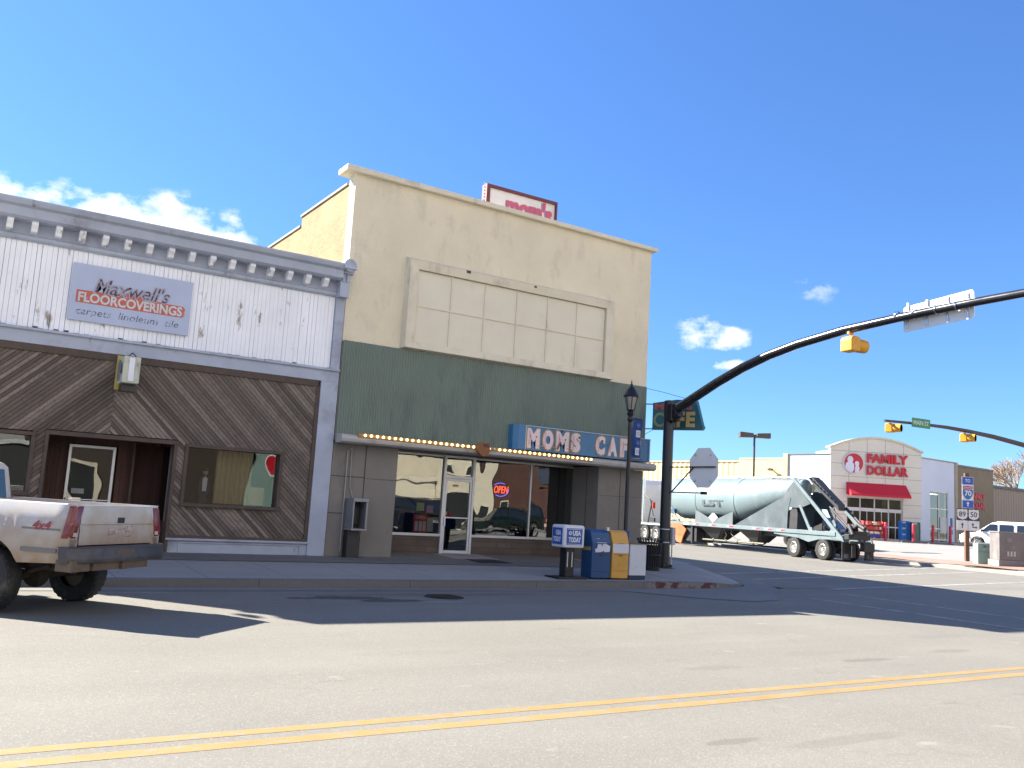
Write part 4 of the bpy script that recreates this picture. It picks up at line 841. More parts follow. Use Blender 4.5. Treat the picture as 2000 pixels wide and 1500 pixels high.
b.text('USA', -.06, .15, 1.14, 1.26, 0, .004, offset=.05); b.text('TODAY', -.15, .15, .99, 1.11, 0, .004, offset=.05); b.build('title', tw, us)
b = MB(); b.box(12.50, 12.74, 17.15, 17.39, .2, .86); b.box(12.2, 13.0, 16.98, 17.55, .155, .2); b.build('pedestal', blackmetal, us, bevel=.008)
b = MB(); b.box(12.53, 12.555, 17.14, 17.15, .42, .76); b.box(12.66, 12.685, 17.14, 17.15, .42, .76); b.build('slot_trim', alu, us)
def rack(name, label, x0, w_, y0, h, body, band, mats, hood=.3, dep=.42):
    t = thing(name, label, 'newspaper rack', (x0+w_/2, y0+dep/2, .17), group='newspaper racks by the lamp post')
    z0 = .185
    b = MB(); b.prism([(y0, z0), (y0+dep, z0), (y0+dep, z0+h), (y0+.18, z0+h), (y0+.09, z0+h-.05), (y0+.0, z0+h-hood)], 'x', x0, x0+w_); b.build('cabinet', body, t, bevel=.02)
    return t
blu = M('rack_blue', (.01, .06, .17), .45, var=.15, vs=2, bump=.03, dirt=((.02, .05, .1), .4, 2, .5))
yel = M('rack_yellow', (.55, .3, .055), .5, var=.08, vs=2, bump=.03, peel=((.3, .1, .04), .22, 6, 1))
wpn = M('rack_white', (.55, .58, .63), .5, var=.05, peel=((.25, .1, .05), .2, 7, 1))
sticker = M('torn_sticker_white', (.6, .62, .68), .7, var=.1)
r1 = rack('newspaper_box', 'dark blue sloped-top newspaper box with torn white stickers, left of the yellow one', 13.14, .56, 17.0, 1.12, blu, None, None)
b = MB(); b.prism([(13.22, .86), (13.28, .87), (13.3, .97), (13.4, .97), (13.42, .9), (13.45, .98), (13.55, .98), (13.62, .95), (13.67, .93), (13.65, .8), (13.5, .79), (13.48, .82), (13.4, .79), (13.24, .78)], 'y', 16.993, 17.0); b.build('torn_sticker', sticker, r1)
b = MB(); b.box(13.133, 13.14, 17.06, 17.38, .82, .90); b.build('side_sticker', M('faded_yellow_sticker', (.35, .3, .08), .7), r1)
b = MB(); b.text('The News', 13.24, 13.58, 1.05, 1.1, 16.997, .003) if False else b.box(13.26, 13.56, 16.994, 17.0, 1.0, 1.012); b.box(13.3, 13.36, 17.03, 17.05, 1.08, 1.1); b.box(13.48, 13.55, 17.03, 17.05, 1.07, 1.09); b.build('front_scratches', sticker, r1)
r2 = rack('newspaper_box', 'mustard yellow sloped-top newspaper box with a white scalloped band', 13.73, .5, 16.98, 1.12, yel, None, None)
b = MB(); pts = [(13.74, .78)]+[(13.74+.48*k/24, .98+.02*abs(math.sin(k*math.pi/6))+.0) for k in range(25)]+[(14.22, .78)]
b.prism(pts, 'y', 16.973, 16.98); b.build('white_band', sticker, r2)
b = MB(); b.box(13.2, 13.64, 16.99, 17.0, .34, .345); b.box(13.2, 13.64, 16.99, 17.0, .74, .745); b.box(13.38, 13.47, 16.975, 17.0, .70, .72); b.build('door_trim', M('rack_trim_dark', (.01, .02, .05), .6), r1)
b = MB(); b.box(13.58, 13.66, 17.04, 17.12, 1.29, 1.37); b.build('coin_unit', alu, r1)
b = MB(); b.box(13.79, 14.17, 16.972, 16.98, .36, .366); b.box(13.79, 14.17, 16.972, 16.98, .74, .746); b.box(13.93, 14.02, 16.955, 16.98, .71, .73); b.build('door_trim', M('rack_trim_brown', (.16, .08, .02), .6), r2)
b = MB(); b.sphere((13.93, 16.98, 1.0), .014, 8, 5); b.sphere((14.02, 16.98, 1.0), .014, 8, 5); b.build('lock_knobs', blackmetal, r2)
r3 = thing('newspaper_box', 'white flat-topped newspaper box with rusty edges at the right end of the row', 'newspaper rack', (14.5, 17.15, .17), group='newspaper racks by the lamp post')
b = MB(); b.box(14.27, 14.78, 16.98, 17.38, .26, 1.0); b.build('cabinet', wpn, r3, bevel=.01)
b = MB(); b.box(14.25, 14.8, 16.96, 17.4, 1.0, 1.012); b.build('torn_top_edge', M('rusty_top', (.2, .1, .06), .8, var=.5, vs=12), r3)
b = MB(); b.box(14.27, 14.78, 17.0, 17.36, .165, .26); b.build('plinth', M('navy_plinth', (.01, .03, .07), .6), r3)
r4 = thing('newspaper_box', 'small royal blue box standing higher behind the white newspaper box', 'newspaper rack', (14.6, 17.8, .17), group='newspaper racks by the lamp post')
b = MB(); b.box(14.40, 14.74, 17.6, 17.9, .9, 1.3); b.build('cabinet', M('royal_blue', (.01, .04, .24), .5), r4, bevel=.008)
b = MB(); b.box(14.52, 14.62, 17.7, 17.8, .18, .9); b.box(14.42, 14.72, 17.62, 17.88, .17, .2); b.build('post', blackmetal, r4)
# litter bin
tb = thing('litter_bin', 'black slatted litter bin standing between the white newspaper box and the traffic pole', 'bin', (16.75, 19.1, .22))
b = MB()
for k in range(26):
    t = 2*math.pi*k/26; c_, s_ = math.cos(t), math.sin(t)
    b.tube([(16.75+.27*c_, 19.1+.27*s_, .28), (16.75+.3*c_, 19.1+.3*s_, .95), (16.75+.37*c_, 19.1+.37*s_, 1.08)], .018, 5)
b.build('slats', blackmetal, tb)
b = MB()
for z, r_ in ((.28, .28), (.62, .295), (.93, .31)): b.lathe([(r_, z), (r_+.015, z+.01), (r_+.015, z+.04), (r_, z+.05)], (16.75, 19.1, 0), 24)
b.lathe([(.24, .22), (.24, .9)], (16.75, 19.1, 0), 20); b.lathe([(.28, .19), (.28, .25)], (16.75, 19.1, 0), 20); b.build('liner_and_bands', M('bin_black', (.008, .009, .011), .6), tb)

# ================================================================== VEHICLES
def wheel(parent, x, y, r, w_, rim=.55, rimm=None, hub=True, spokes=0, side=1, dish=.04):
    """wheel with its axle along local y; side=+1: outer face towards +y"""
    b = MB(); h = w_/2
    b.lathe([(r*rim, -h*.9), (r*.86, -h), (r*.96, -h*.86), (r, -h*.55), (r, h*.55), (r*.96, h*.86), (r*.86, h), (r*rim, h*.9)], (x, y, r), 32, 'y')
    for k in range(30):
        t = 2*math.pi*k/30; c, s = math.cos(t), math.sin(t); q = .002+r*.008
        b.add([(x+(r-.01)*math.cos(t-.05), y-h*.8, r+(r-.01)*math.sin(t-.05)), (x+(r+q)*math.cos(t-.04), y-h*.7, r+(r+q)*math.sin(t-.04)), (x+(r+q)*math.cos(t+.04), y-h*.7, r+(r+q)*math.sin(t+.04)), (x+(r-.01)*math.cos(t+.05), y-h*.8, r+(r-.01)*math.sin(t+.05)),
               (x+(r-.01)*math.cos(t-.05), y+h*.8, r+(r-.01)*math.sin(t-.05)), (x+(r+q)*math.cos(t-.04), y+h*.7, r+(r+q)*math.sin(t-.04)), (x+(r+q)*math.cos(t+.04), y+h*.7, r+(r+q)*math.sin(t+.04)), (x+(r-.01)*math.cos(t+.05), y+h*.8, r+(r-.01)*math.sin(t+.05))], [(0, 1, 2, 3), (7, 6, 5, 4), (1, 5, 6, 2), (0, 4, 5, 1), (2, 6, 7, 3)])
    W = b.build('wheel', rubber, parent, smooth=True)
    b = MB(); s = side
    b.disc((x, y-s*h*.3, r), r*rim, 'y', 20)
    b.lathe([(r*rim+.002, s*h*.86), (r*rim*.96, s*h*.92), (r*rim*.9, s*h*.7), (r*rim*.82, s*(h*.5-dish)), (r*rim*.4, s*(h*.55-dish)), (r*rim*.34, s*(h*.75)), (r*rim*.2, s*(h*.85)), (.001, s*(h*.86))], (x, y, r), 28, 'y')
    if spokes:
        for k in range(spokes):
            t = 2*math.pi*k/spokes; d = Vector((math.cos(t), 0, math.sin(t))); n_ = Vector((-d.z, 0, d.x))*r*.07; c = Vector((x, y+s*h*.85, r))
            b.add([c+d*r*.1-n_, c+d*r*.1+n_, c+d*r*rim*.92+n_*.8, c+d*r*rim*.92-n_*.8, c+d*r*.1-n_-Vector((0, s*.03, 0)), c+d*r*.1+n_-Vector((0, s*.03, 0)), c+d*r*rim*.92+n_*.8-Vector((0, s*.03, 0)), c+d*r*rim*.92-n_*.8-Vector((0, s*.03, 0))], [(0, 1, 2, 3), (0, 4, 5, 1), (1, 5, 6, 2), (2, 6, 7, 3), (3, 7, 4, 0)])
    srm = M('steel_rim', (.4, .4, .4), .4, .6, .15); b.build('rim', rimm or srm, W, smooth=True)
    if r > .47:
        b = MB()
        for k in range(8):
            t = 2*math.pi*k/8; b.sphere((x+r*rim*.62*math.cos(t), y+s*(h*.52-dish), r+r*rim*.62*math.sin(t)), .03, 6, 4)
        b.lathe([(.1, s*h*.5), (.1, s*h*.95), (.001, s*h)], (x, y, r), 12, 'y'); b.build('hub', MC['steel_rim'], W)
    return W
def shell(b, xs, zb, zt, hwb, hwm, hwt, crown=.03, zm=None):
    """closed body: per x-station a 10-point section"""
    n = 11; o = len(b.v); vs = []
    for x in xs:
        a, c = zb(x), zt(x); m = zm(x) if zm else a+(c-a)*.55; w0, w1, w2 = hwb(x), hwm(x), hwt(x)
        m = max(a+.001, min(m, c-.001))
        vs += [(x, -w0, a), (x, -w1, m), (x, -(w1*.35+w2*.65), c-(c-m)*.18), (x, -w2*.93, c), (x, -w2*.5, c+crown*.75), (x, 0, c+crown), (x, w2*.5, c+crown*.75), (x, w2*.93, c), (x, (w1*.35+w2*.65), c-(c-m)*.18), (x, w1, m), (x, w0, a)]
    fs = []
    for i in range(len(xs)-1):
        for k in range(n): fs.append((i*n+k, i*n+(k+1) % n, (i+1)*n+(k+1) % n, (i+1)*n+k))
    fs += [list(range(n)), list(range(len(xs)*n-1, (len(xs)-1)*n-1, -1))]
    b.add(vs, fs)
def lerp(tab):
    def f(x):
        if x <= tab[0][0]: return tab[0][1]
        for (a, p), (c, q) in zip(tab, tab[1:]):
            if x <= c: return p+(q-p)*(x-a)/(c-a)
        return tab[-1][1]
    return f
def arch(base, wheels, R_, zc):
    def f(x):
        z = base(x)
        for wx in wheels:
            d = abs(x-wx)
            if d < R_: z = max(z, zc+math.sqrt(R_*R_-d*d))
        return z
    return f
def cols(x0, x1, wheels, R_, step=.12):
    s = {round(x0, 4), round(x1, 4)}; x = x0
    while x < x1: s.add(round(x, 4)); x += step
    for w_ in wheels:
        for k in range(0, 19): s.add(round(w_-R_*math.cos(math.pi*k/18), 4))
        s.add(round(w_-R_-.001, 4)); s.add(round(w_+R_+.001, 4))
    return sorted(v for v in s if x0 <= v <= x1)
def dustpaint(name, c, dust, z0, z1, rough=.35, amt=.8):
    m = M(name, c, rough, var=.03, bump=.01, bs=8, coat=.3); m = m.copy(); m.name = name+'_dusty'; t = m.node_tree; L = t.links.new
    bs = next(n for n in t.nodes if n.type == 'BSDF_PRINCIPLED'); src = bs.inputs['Base Color'].links[0].from_socket
    tc = N(t, 'ShaderNodeTexCoord'); s = N(t, 'ShaderNodeSeparateXYZ'); L(tc.outputs['Object'], s.inputs[0]); n = N(t, 'ShaderNodeTexNoise'); n.inputs['Scale'].default_value = 3.5; n.inputs['Detail'].default_value = 7; L(tc.outputs['Object'], n.inputs['Vector'])
    f = math_(t, 'DIVIDE', math_(t, 'SUBTRACT', z1, s.outputs[2]), z1-z0); f = math_(t, 'ADD', math_(t, 'ADD', f, .22), math_(t, 'MULTIPLY', math_(t, 'SUBTRACT', n.outputs['Fac'], .5), 1.3), clamp=True)
    f = math_(t, 'MULTIPLY', math_(t, 'POWER', f, .85), amt)
    mx = N(t, 'ShaderNodeMix', data_type='RGBA'); L(f, mx.inputs['Factor']); L(src, mx.inputs['A']); mx.inputs['B'].default_value = (*dust, 1); L(mx.outputs['Result'], bs.inputs['Base Color'])
    L(math_(t, 'ADD', rough, math_(t, 'MULTIPLY', f, .5)), bs.inputs['Roughness'])
    return m
tail_red = M('tail_light_red', (.15, .007, .011), .25, var=.15, coat=.6)
def pickup(name, label, loc, rz, paint, full=True, L_=5.75, bed=2.5):
    t = thing(name, label, 'pickup truck', loc, rz); RW = .42; wr, wf = 1.22, 4.55; RA = .53
    ws = (wr, wf)
    zb = arch(lerp([(0, .70), (.9, .66), (5.0, .62), (5.75, .62)]), ws, RA, RW+.03)
    def yo(z): return .965-.10*max(0, (z-1.02)/.41)**2-.035*max(0, (.95-z)/.3)
    top = 1.43
    # bed sides
    b = MB(); xs = cols(0, bed, (wr,), RA)
    for s in (-1, 1):
        rows = 12; vs = []
        for x in xs:
            a = zb(x)
            for j in range(rows+1):
                z = a+(top-.0-a)*j/rows; y = yo(z)
                if 1.17 < z < 1.19: y -= .012
                if x < .1: y -= .05*(1-x/.1)**2
                vs.append((x, s*y, z))
            vs.append((x, s*(yo(top)-.02), top+.012)); vs.append((x, s*(yo(top)-.09), top+.012)); vs.append((x, s*(yo(top)-.10), .98))
        n = rows+4; fs = [(i*n+k, i*n+k+1, (i+1)*n+k+1, (i+1)*n+k) for i in range(len(xs)-1) for k in range(n-1)]
        fs += [list(range(n))]
        b.add(vs, fs)
    b.box(.02, bed, -.84, .84, .93, .99); b.box(bed-.05, bed, -.84, .84, .93, 1.42)
    b.build('bed', paint, t, smooth=True, sharp=30)
    b = MB(); vs = []
    zz = [.92, 1.0, 1.16, 1.175, 1.19, 1.3, 1.41, 1.43, 1.43]; off = [.0, 0, 0, .014, 0, 0, .005, .02, .09]
    for z, o_ in zip(zz, off): vs += [(-.005+o_, -.735, z), (-.005+o_, .735, z)]
    b.add(vs, [(2*i, 2*i+1, 2*i+3, 2*i+2) for i in range(len(zz)-1)]); b.box(.04, .09, -.735, .735, .95, 1.425)
    tg = b.build('tailgate', paint, t, smooth=True, sharp=20)
    b = MB(); b.box(-.012, .0, -.11, .03, 1.20, 1.275); b.build('handle', darkplastic, tg, bevel=.004)
    if full:
        b = MB(); b.T = Matrix(((0, 1, 0, -.006), (-1, 0, 0, 0), (0, 0, 1, 0), (0, 0, 0, 1)))
        dec = M('faded_red_decal', (.3, .13, .13), .6, peel=((.55, .55, .56), .6, 10, 1))
        b.text('Chevrolet', -.2, .3, 1.07, 1.15, 0, .002, shear=.5, rot=9); b.build('script_lettering', dec, tg)
        b = MB(); b.T = Matrix(((0, 1, 0, -.006), (-1, 0, 0, 0), (0, 0, 1, 0), (0, 0, 0, 1)))
        bow = [(-.1, -.02), (-.05, -.02), (-.045, -.035), (.05, -.035), (.045, -.02), (.1, -.02), (.09, .02), (.05, .02), (.045, .035), (-.045, .035), (-.045, .02), (-.09, .02)]
        b.tube([(p[0]+.2, -.002, p[1]+1.05) for p in bow+bow[:1]], .004, 4); b.build('emblem', dec, tg)
        b = MB(); b.T = Matrix(((-1, 0, 0, 0), (0, -1, 0, .968), (0, 0, 1, 0), (0, 0, 0, 1)))
        b.text('4x4', -.52, -.24, 1.10, 1.215, .002, .004, offset=.03, shear=.25); b.build('side_decal', M('dark_red_decal', (.25, .05, .06), .6), t)
    for s in (-1, 1):
        b = MB(); q = [(.0, .78), (-.014, .795), (-.016, .87), (.0, .935), (.03, .955), (.06, .965)]
        vs = []
        for z in (1.01, 1.06, 1.38, 1.415):
            k = .012*(z > 1.4 or z < 1.02); nn = max(0, (z-1.02)/.41)**2*.1
            for (x, y) in q: vs.append((x+k, s*(y-nn+.004), z))
        b.add(vs, [(j*6+i, j*6+i+1, (j+1)*6+i+1, (j+1)*6+i) for j in range(3) for i in range(5)]); tl = b.build('tail_light', tail_red, t, smooth=True)
        b = MB(); b.box(-.018, -.012, *sorted((s*.79, s*.86)), 1.03, 1.08); b.build('reversing_lens', M('clear_lens', (.45, .38, .36), .2), tl)
    # corner posts between tailgate and side
    b = MB()
    for s in (-1, 1): b.box(.0, .06, *sorted((s*.74, s*.9)), .72, 1.012); b.box(.0, .03, *sorted((s*.74, s*.8)), 1.012, 1.42)
    b.build('rear_corner', paint, t, bevel=.015)
    b = MB()
    for s in (-1, 1):
        b.box(.12, .66, *sorted((s*.955, s*.972)), .82, .87); b.box(.1, .68, *sorted((s*.962, s*.966)), 1.10, 1.125)
    b.split('side_moulding', M('grey_moulding', (.17, .155, .14), .7), t)
    bm_ = M('battered_chrome_bumper', (.085, .08, .082), .5, .5, .5, vs=4, bump=.12, dirt=((.2, .15, .1), .55, 3, 1), grime=((.02, .022, .03), .5, 2.2, 1))
    b = MB()
    prof = [(-1.0, .06), (-.97, -.06), (-.8, -.14), (-.3, -.16), (.3, -.16), (.8, -.14), (.97, -.06), (1.0, .06)]
    vs = []
    for (y, x) in prof: vs += [(x, y, .70), (x-.012, y, .72), (x-.012, y, .79), (x, y, .81), (x, y, .89), (x+.02, y, .905), (x+.14, y, .905)]
    b.add(vs, [(i*7+k, i*7+k+1, (i+1)*7+k+1, (i+1)*7+k) for i in range(7) for k in range(6)]); b.build('rear_bumper', bm_, t, smooth=True, sharp=35)
    b = MB(); b.box(-.12, .1, -.55, .55, .60, .70); b.box(-.165, -.1, -.18, .18, .735, .86); b.box(-.16, .2, -.04, .04, .615, .685); b.tube([(-.165, -.045, .61), (-.165, .045, .61), (-.165, .045, .69), (-.165, -.045, .69), (-.165, -.045, .61)], .01, 4); b.box(-.12, .12, .62, .95, .60, .74)
    b.build('tow_hitch', M('muddy_steel', (.14, .1, .07), .8, .2, .4, vs=5, bump=.2), t)
    b = MB(); b.box(.2, 5.3, -.5, -.42, .55, .7); b.box(.2, 5.3, .42, .5, .55, .7); b.box(.3, bed, -.8, .8, .86, .93); b.tube([(wr, -.75, RW), (wr, .75, RW)], .055, 8); b.sphere((wr, 0, RW), .17, 10, 8); b.tube([(wr, 0, RW), (3, 0, .6)], .04, 6)
    for s in (-1, 1):
        b.tube([(wr-.65, s*.52, .62), (wr-.3, s*.54, .5), (wr+.3, s*.54, .5), (wr+.7, s*.52, .64)], .03, 6); b.tube([(wr-.15, s*.6, .4), (wr-.3, s*.45, .9)], .035, 6)
    b.tube([(.1, .6, .58), (1.0, .35, .6), (2.5, .3, .55)], .04, 6); b.box(4.1, 5.2, -.4, .4, .45, .9); b.box(bed, 3.9, -.7, .7, .55, .75)
    b.build('chassis', M('dirty_chassis', (.045, .035, .028), .85, .1, .4, vs=4, bump=.2), t)
    rim_ = M('dusty_rim', (.16, .13, .1), .7, .3, .2)
    for x in ws:
        for s in (-1, 1): wheel(t, x, s*.82, RW, .29, .5, rim_, side=s)
    # cab and bonnet
    zt = lerp([(bed, 1.24), (4.0, 1.24), (4.2, 1.24), (5.5, 1.14), (5.7, 1.0), (5.75, .9)])
    hw = lerp([(bed, .955), (5.2, .955), (5.6, .9), (5.75, .8)])
    b = MB(); shell(b, cols(bed+.03, 5.75, (wf,), RA), zb, zt, lambda x: hw(x)-.03, hw, lambda x: hw(x)-.06); b.build('cab_body', paint, t, smooth=True, sharp=35)
    b = MB(); rt = lerp([(bed+.05, 1.26), (bed+.14, 1.93), (bed+.3, 1.97), (3.55, 1.96), (3.75, 1.86), (4.3, 1.26)]); hb = lambda x: .90
    shell(b, [bed+.05, bed+.09, bed+.14, bed+.3, 3.0, 3.55, 3.65, 3.75, 4.0, 4.3], lambda x: 1.23, rt, hb, lambda x: .84 if rt(x) > 1.5 else .88, lambda x: .72 if rt(x) > 1.8 else .8, .03); b.build('cab_roof', paint, t, smooth=True, sharp=35)
    b = MB()
    for s in (-1, 1): b.add([(bed+.35, s*.92, 1.29), (3.9, s*.92, 1.29), (3.6, s*.84, 1.82), (bed+.35, s*.84, 1.82)], [(0, 1, 2, 3)])
    b.add([(bed+.055, -.74, 1.32), (bed+.055, .74, 1.32), (bed+.105, .66, 1.84), (bed+.105, -.66, 1.84)], [(0, 1, 2, 3)]); b.add([(4.26, -.76, 1.34), (4.26, .76, 1.34), (3.80, .66, 1.84), (3.80, -.66, 1.84)], [(0, 1, 2, 3)])
    b.build('windows', glass_car, t)
    b = MB(); b.box(5.72, 5.8, -.55, .55, .82, 1.02); b.box(5.7, 5.84, -.97, .97, .58, .76); b.build('front_bumper', chrome, t, bevel=.02)
    for s in (-1, 1):
        b = MB(); b.box(5.70, 5.77, *sorted((s*.6, s*.82)), .86, 1.02); b.build('headlight', M('headlight_glass', (.6, .6, .6), .1), t)
        b = MB(); b.box(3.75, 3.85, *sorted((s*.98, s*1.17)), 1.22, 1.42); b.tube([(3.8, s*.9, 1.3), (3.8, s*1.0, 1.3)], .02, 6); b.build('wing_mirror', darkplastic, t, bevel=.02)
    return t
pw = dustpaint('white_truck_paint', (.47, .455, .43), (.3, .2, .115), .55, 1.26, amt=1)
pickup('pickup_truck', 'dusty white pickup with red tail lights and a battered bumper backed out from the kerb', (2.18, 13.31, 0), R(133.2), pw)

def suv(name, label, loc, rz, paint, cat='suv', dark=False):
    t = thing(name, label, cat, loc, rz); RW = .39; ws = (.95, 3.97); RA = .47   # x=0 rear
    zb = arch(lerp([(0, .5), (.3, .38), (4.8, .36), (5.2, .42)]), ws, RA, RW+.02)
    zt = lerp([(0, 1.16), (.3, 1.2), (3.9, 1.18), (4.2, 1.14), (4.9, 1.06), (5.12, .95), (5.2, .78)])
    hw = lerp([(0, .88), (.2, .98), (4.7, .98), (5.05, .9), (5.2, .72)])
    b = MB(); shell(b, cols(0, 5.2, ws, RA), zb, zt, lambda x: hw(x)-.04, hw, lambda x: hw(x)-.05); b.build('body', paint, t, smooth=True, sharp=35)
    rt = lerp([(.03, 1.2), (.2, 1.80), (.45, 1.91), (2.9, 1.91), (3.15, 1.84), (4.05, 1.2)])
    b = MB(); shell(b, [.03, .12, .2, .32, .45, 1.5, 2.9, 3.05, 3.15, 3.4, 3.7, 4.05], lambda x: 1.16, rt, lambda x: .93, lambda x: .87 if rt(x) > 1.5 else .9, lambda x: .74 if rt(x) > 1.7 else .82, .03); b.build('roof', paint, t, smooth=True, sharp=35)
    for (xa, xb, xc, xd) in ((2.75, 3.78, 3.2, 2.75), (1.75, 2.63, 2.63, 1.75), (.35, 1.55, 1.55, .42)):
        for s in (-1, 1):
            b = MB(); b.add([(xa, s*.945, 1.24), (xb, s*.945, 1.24), (xc, s*.865, 1.76), (xd, s*.865, 1.76)], [(0, 1, 2, 3)]); b.build('side_window', glass_car, t)
    b = MB(); b.add([(4.03, -.8, 1.24), (4.03, .8, 1.24), (3.24, .7, 1.8), (3.24, -.7, 1.8)], [(0, 1, 2, 3)]); b.build('windscreen', glass_car, t)
    b = MB(); b.add([(.03, -.75, 1.25), (.03, .75, 1.25), (.17, .68, 1.76), (.17, -.68, 1.76)], [(0, 1, 2, 3)]); b.build('rear_window', glass_car, t)
    b = MB()
    for s in (-1, 1): b.box(.0, 5.0, *sorted((s*.96, s*.985)), .34, .46)
    b.box(-.05, .1, -.85, .85, .42, .62); b.box(5.1, 5.26, -.8, .8, .4, .58); b.box(.4, 4.8, -.8, .8, .34, .5); b.build('sill_trim', M('grey_trim', (.14, .14, .14), .6), t, bevel=.02)
    b = MB()
    for x in (1.68, 2.70, 3.72): 
        for s in (-1, 1): b.box(x-.006, x+.006, *sorted((s*.97, s*.984)), .5, 1.2)
    for x in (2.5, 1.55):
        for s in (-1, 1): b.box(x-.12, x+.02, *sorted((s*.975, s*1.0)), 1.05, 1.08)
    b.build('door_seams', M('seam_black', (.03, .03, .03), .7), t)
    for s in (-1, 1):
        b = MB(); b.box(5.0, 5.17, *sorted((s*.6, s*.86)), .74, .94); b.build('headlight', M('headlight_glass', (.6, .6, .6), .1), t, bevel=.02)
        b = MB(); b.box(-.02, .06, *sorted((s*.76, s*.92)), .8, 1.2); b.build('tail_light', tail_red, t, bevel=.01)
        b = MB(); b.box(3.62, 3.75, *sorted((s*.95, s*1.15)), 1.2, 1.38); b.build('wing_mirror', darkplastic, t, bevel=.03)
        b = MB(); b.tube([(.6, s*.66, 1.96), (2.8, s*.66, 1.96)], .018, 6); b.build('roof_rail', paint, t)
    for x in ws:
        for s in (-1, 1): wheel(t, x, s*.86, RW, .25, .68, M('alloy_rim', (.55, .55, .56), .3, .7, .05), spokes=6, side=s, dish=.05)
    return t
SW = M('white_car_paint', (.72, .72, .71), .3, var=.02, bump=0, coat=.5)
suvh = R(90+18)
suv('parked_suv', 'white four-door SUV parked beyond the red gravel bed before the store wing', (63.6, 32.6, .66), suvh, SW)

# ---- bulk tanker
tk = thing('bulk_tanker_truck', 'white tractor with a pale grey tanker trailer and black hoppers on the side street', 'tanker truck', (37.59, 27.44, 0), R(81)); tk.scale = (1, .8, 1)
tankm = M('pale_tank_paint', (.15, .205, .22), .42, var=.05, vs=.6, bump=.01, coat=.3, dirt=((.3, .34, .35), .4, .7, .5))
framem = M('pale_frame_paint', (.135, .18, .195), .5, var=.12, vs=2, dirt=((.12, .12, .12), .4, 2, 1))
darkm = M('greasy_black', (.018, .018, .02), .6, var=.4, vs=4, bump=.1)
b = MB(); st_ = [(4.15, .02), (4.18, .38), (4.25, .5), (4.45, .56), (8.7, 1.2), (9.0, 1.24), (12.7, 1.24), (15.0, 1.24), (15.6, 1.14), (16.1, .85), (16.4, .5), (16.45, .02)]
nn = 36; vs = []; top = 4.06
for (x, r_) in st_:
    zc = top-max(r_, .56)-(.0 if 4.4 < x < 16.3 else 0)
    zc = min(zc, 4.06-.56) if r_ < .56 else top-r_
    if 4.4 < x < 9: zc = (top-.04*(9-x)/4.6)-r_
    for k in range(nn): a = 2*math.pi*k/nn; vs.append((x, r_*math.cos(a), zc+r_*math.sin(a)))
b.add(vs, [(i*nn+k, i*nn+(k+1) % nn, (i+1)*nn+(k+1) % nn, (i+1)*nn+k) for i in range(len(st_)-1) for k in range(nn)]); b.build('tank', tankm, tk, smooth=True, sharp=50)
b = MB()
for x in (4.5, 9.0, 12.7): 
    r_ = .565 if x < 5 else 1.245; zc = top-.04-.56 if x < 5 else top-1.24
    b.lathe([(r_, x-.03), (r_+.015, x-.02), (r_+.015, x+.02), (r_, x+.03)], (0, 0, zc), 36, 'x')
b.build('tank_rings', M('tank_ring_grey', (.12, .16, .17), .45), tk, smooth=True)
b = MB()
for x in (6.6, 9.6, 12.2, 14.5): b.lathe([(.28, 4.03), (.28, 4.12), (.24, 4.15), (.001, 4.16)], (x, 0, 0), 18)
b.tube([(4.6, .35, 4.1), (15.5, .35, 4.14)], .02, 6); b.box(5.0, 15.5, -.2, .2, 4.05, 4.075)
b.build('manlids', M('lid_grey', (.5, .5, .48), .5), tk)
b = MB()  # belly panels around the hoppers
for s in (-1, 1):
    b.prism([(9.1, 1.38), (9.1, 2.15), (9.9, 1.9), (10.9, 1.55), (11.9, 1.9), (12.7, 2.15), (12.7, 1.38)], 'y', s*1.12, s*1.16)
b.split('belly_panel', M('belly_grey', (.1, .125, .135), .5, dirt=((.13, .14, .15), .5, 1.5, .5)), tk)
b = MB(); b.T = Matrix(((-1, 0, 0, 0), (0, -1, 0, 0), (0, 0, 1, 0), (0, 0, 0, 1)))
b.text('LST', -11.95, -9.95, 2.42, 2.76, -1.235, .02, offset=.04); b.text('bulk carriers', -12.0, -9.75, 2.1, 2.18, -1.19, .02) if False else b.box(-12.0, -9.75, -1.235, -1.2, 2.14, 2.17); b.box(-11.6, -10.2, -1.225, -1.19, 2.03, 2.05)
b.build('tank_lettering', M('faded_grey_lettering', (.06, .07, .08), .6), tk)
b = MB()
for s in (-1, 1): b.prism([(10.9, 1.45), (11.35, 1.75), (10.9, 2.05), (10.45, 1.75)], 'y', s*1.17, s*1.19)
b.split('placard', M('placard_white', (.5, .55, .56), .5), tk)
b = MB()
for s in (-1, 1): b.box(1.1, 15.6, s*1.22, s*1.14, 1.2, 1.4)
for s in (-1, 1): b.box(.75, 5.6, s*.62, s*.5, .95, 1.25)
b.box(15.5, 15.7, -1.2, 1.2, 1.15, 1.42); b.build('frame', framem, tk, bevel=.01)
b = MB()
for s in (-1, 1): b.prism([(8.95, 1.40), (4.6, 1.40), (4.55, 2.3), (4.35, 3.0), (4.9, 3.05)], 'y', s*1.10, s*1.14)
for s in (-1, 1): b.prism([(4.9, 3.05), (4.5, 3.6), (4.15, 3.85), (2.9, 2.72), (3.6, 2.5), (4.4, 2.5)], 'y', s*1.08, s*1.12)
b.split('side_skirt', M('skirt_grey', (.065, .085, .095), .5, dirt=((.16, .18, .19), .4, 1, .5)), tk)
b = MB()
for s in (-1, 1): b.prism([(4.55, 1.42), (3.95, 1.42), (3.9, 2.2), (4.0, 2.5), (4.3, 2.52), (4.5, 2.3)], 'y', s*1.0, s*1.04)
b.split('slot_plate', darkm, tk)
b = MB()
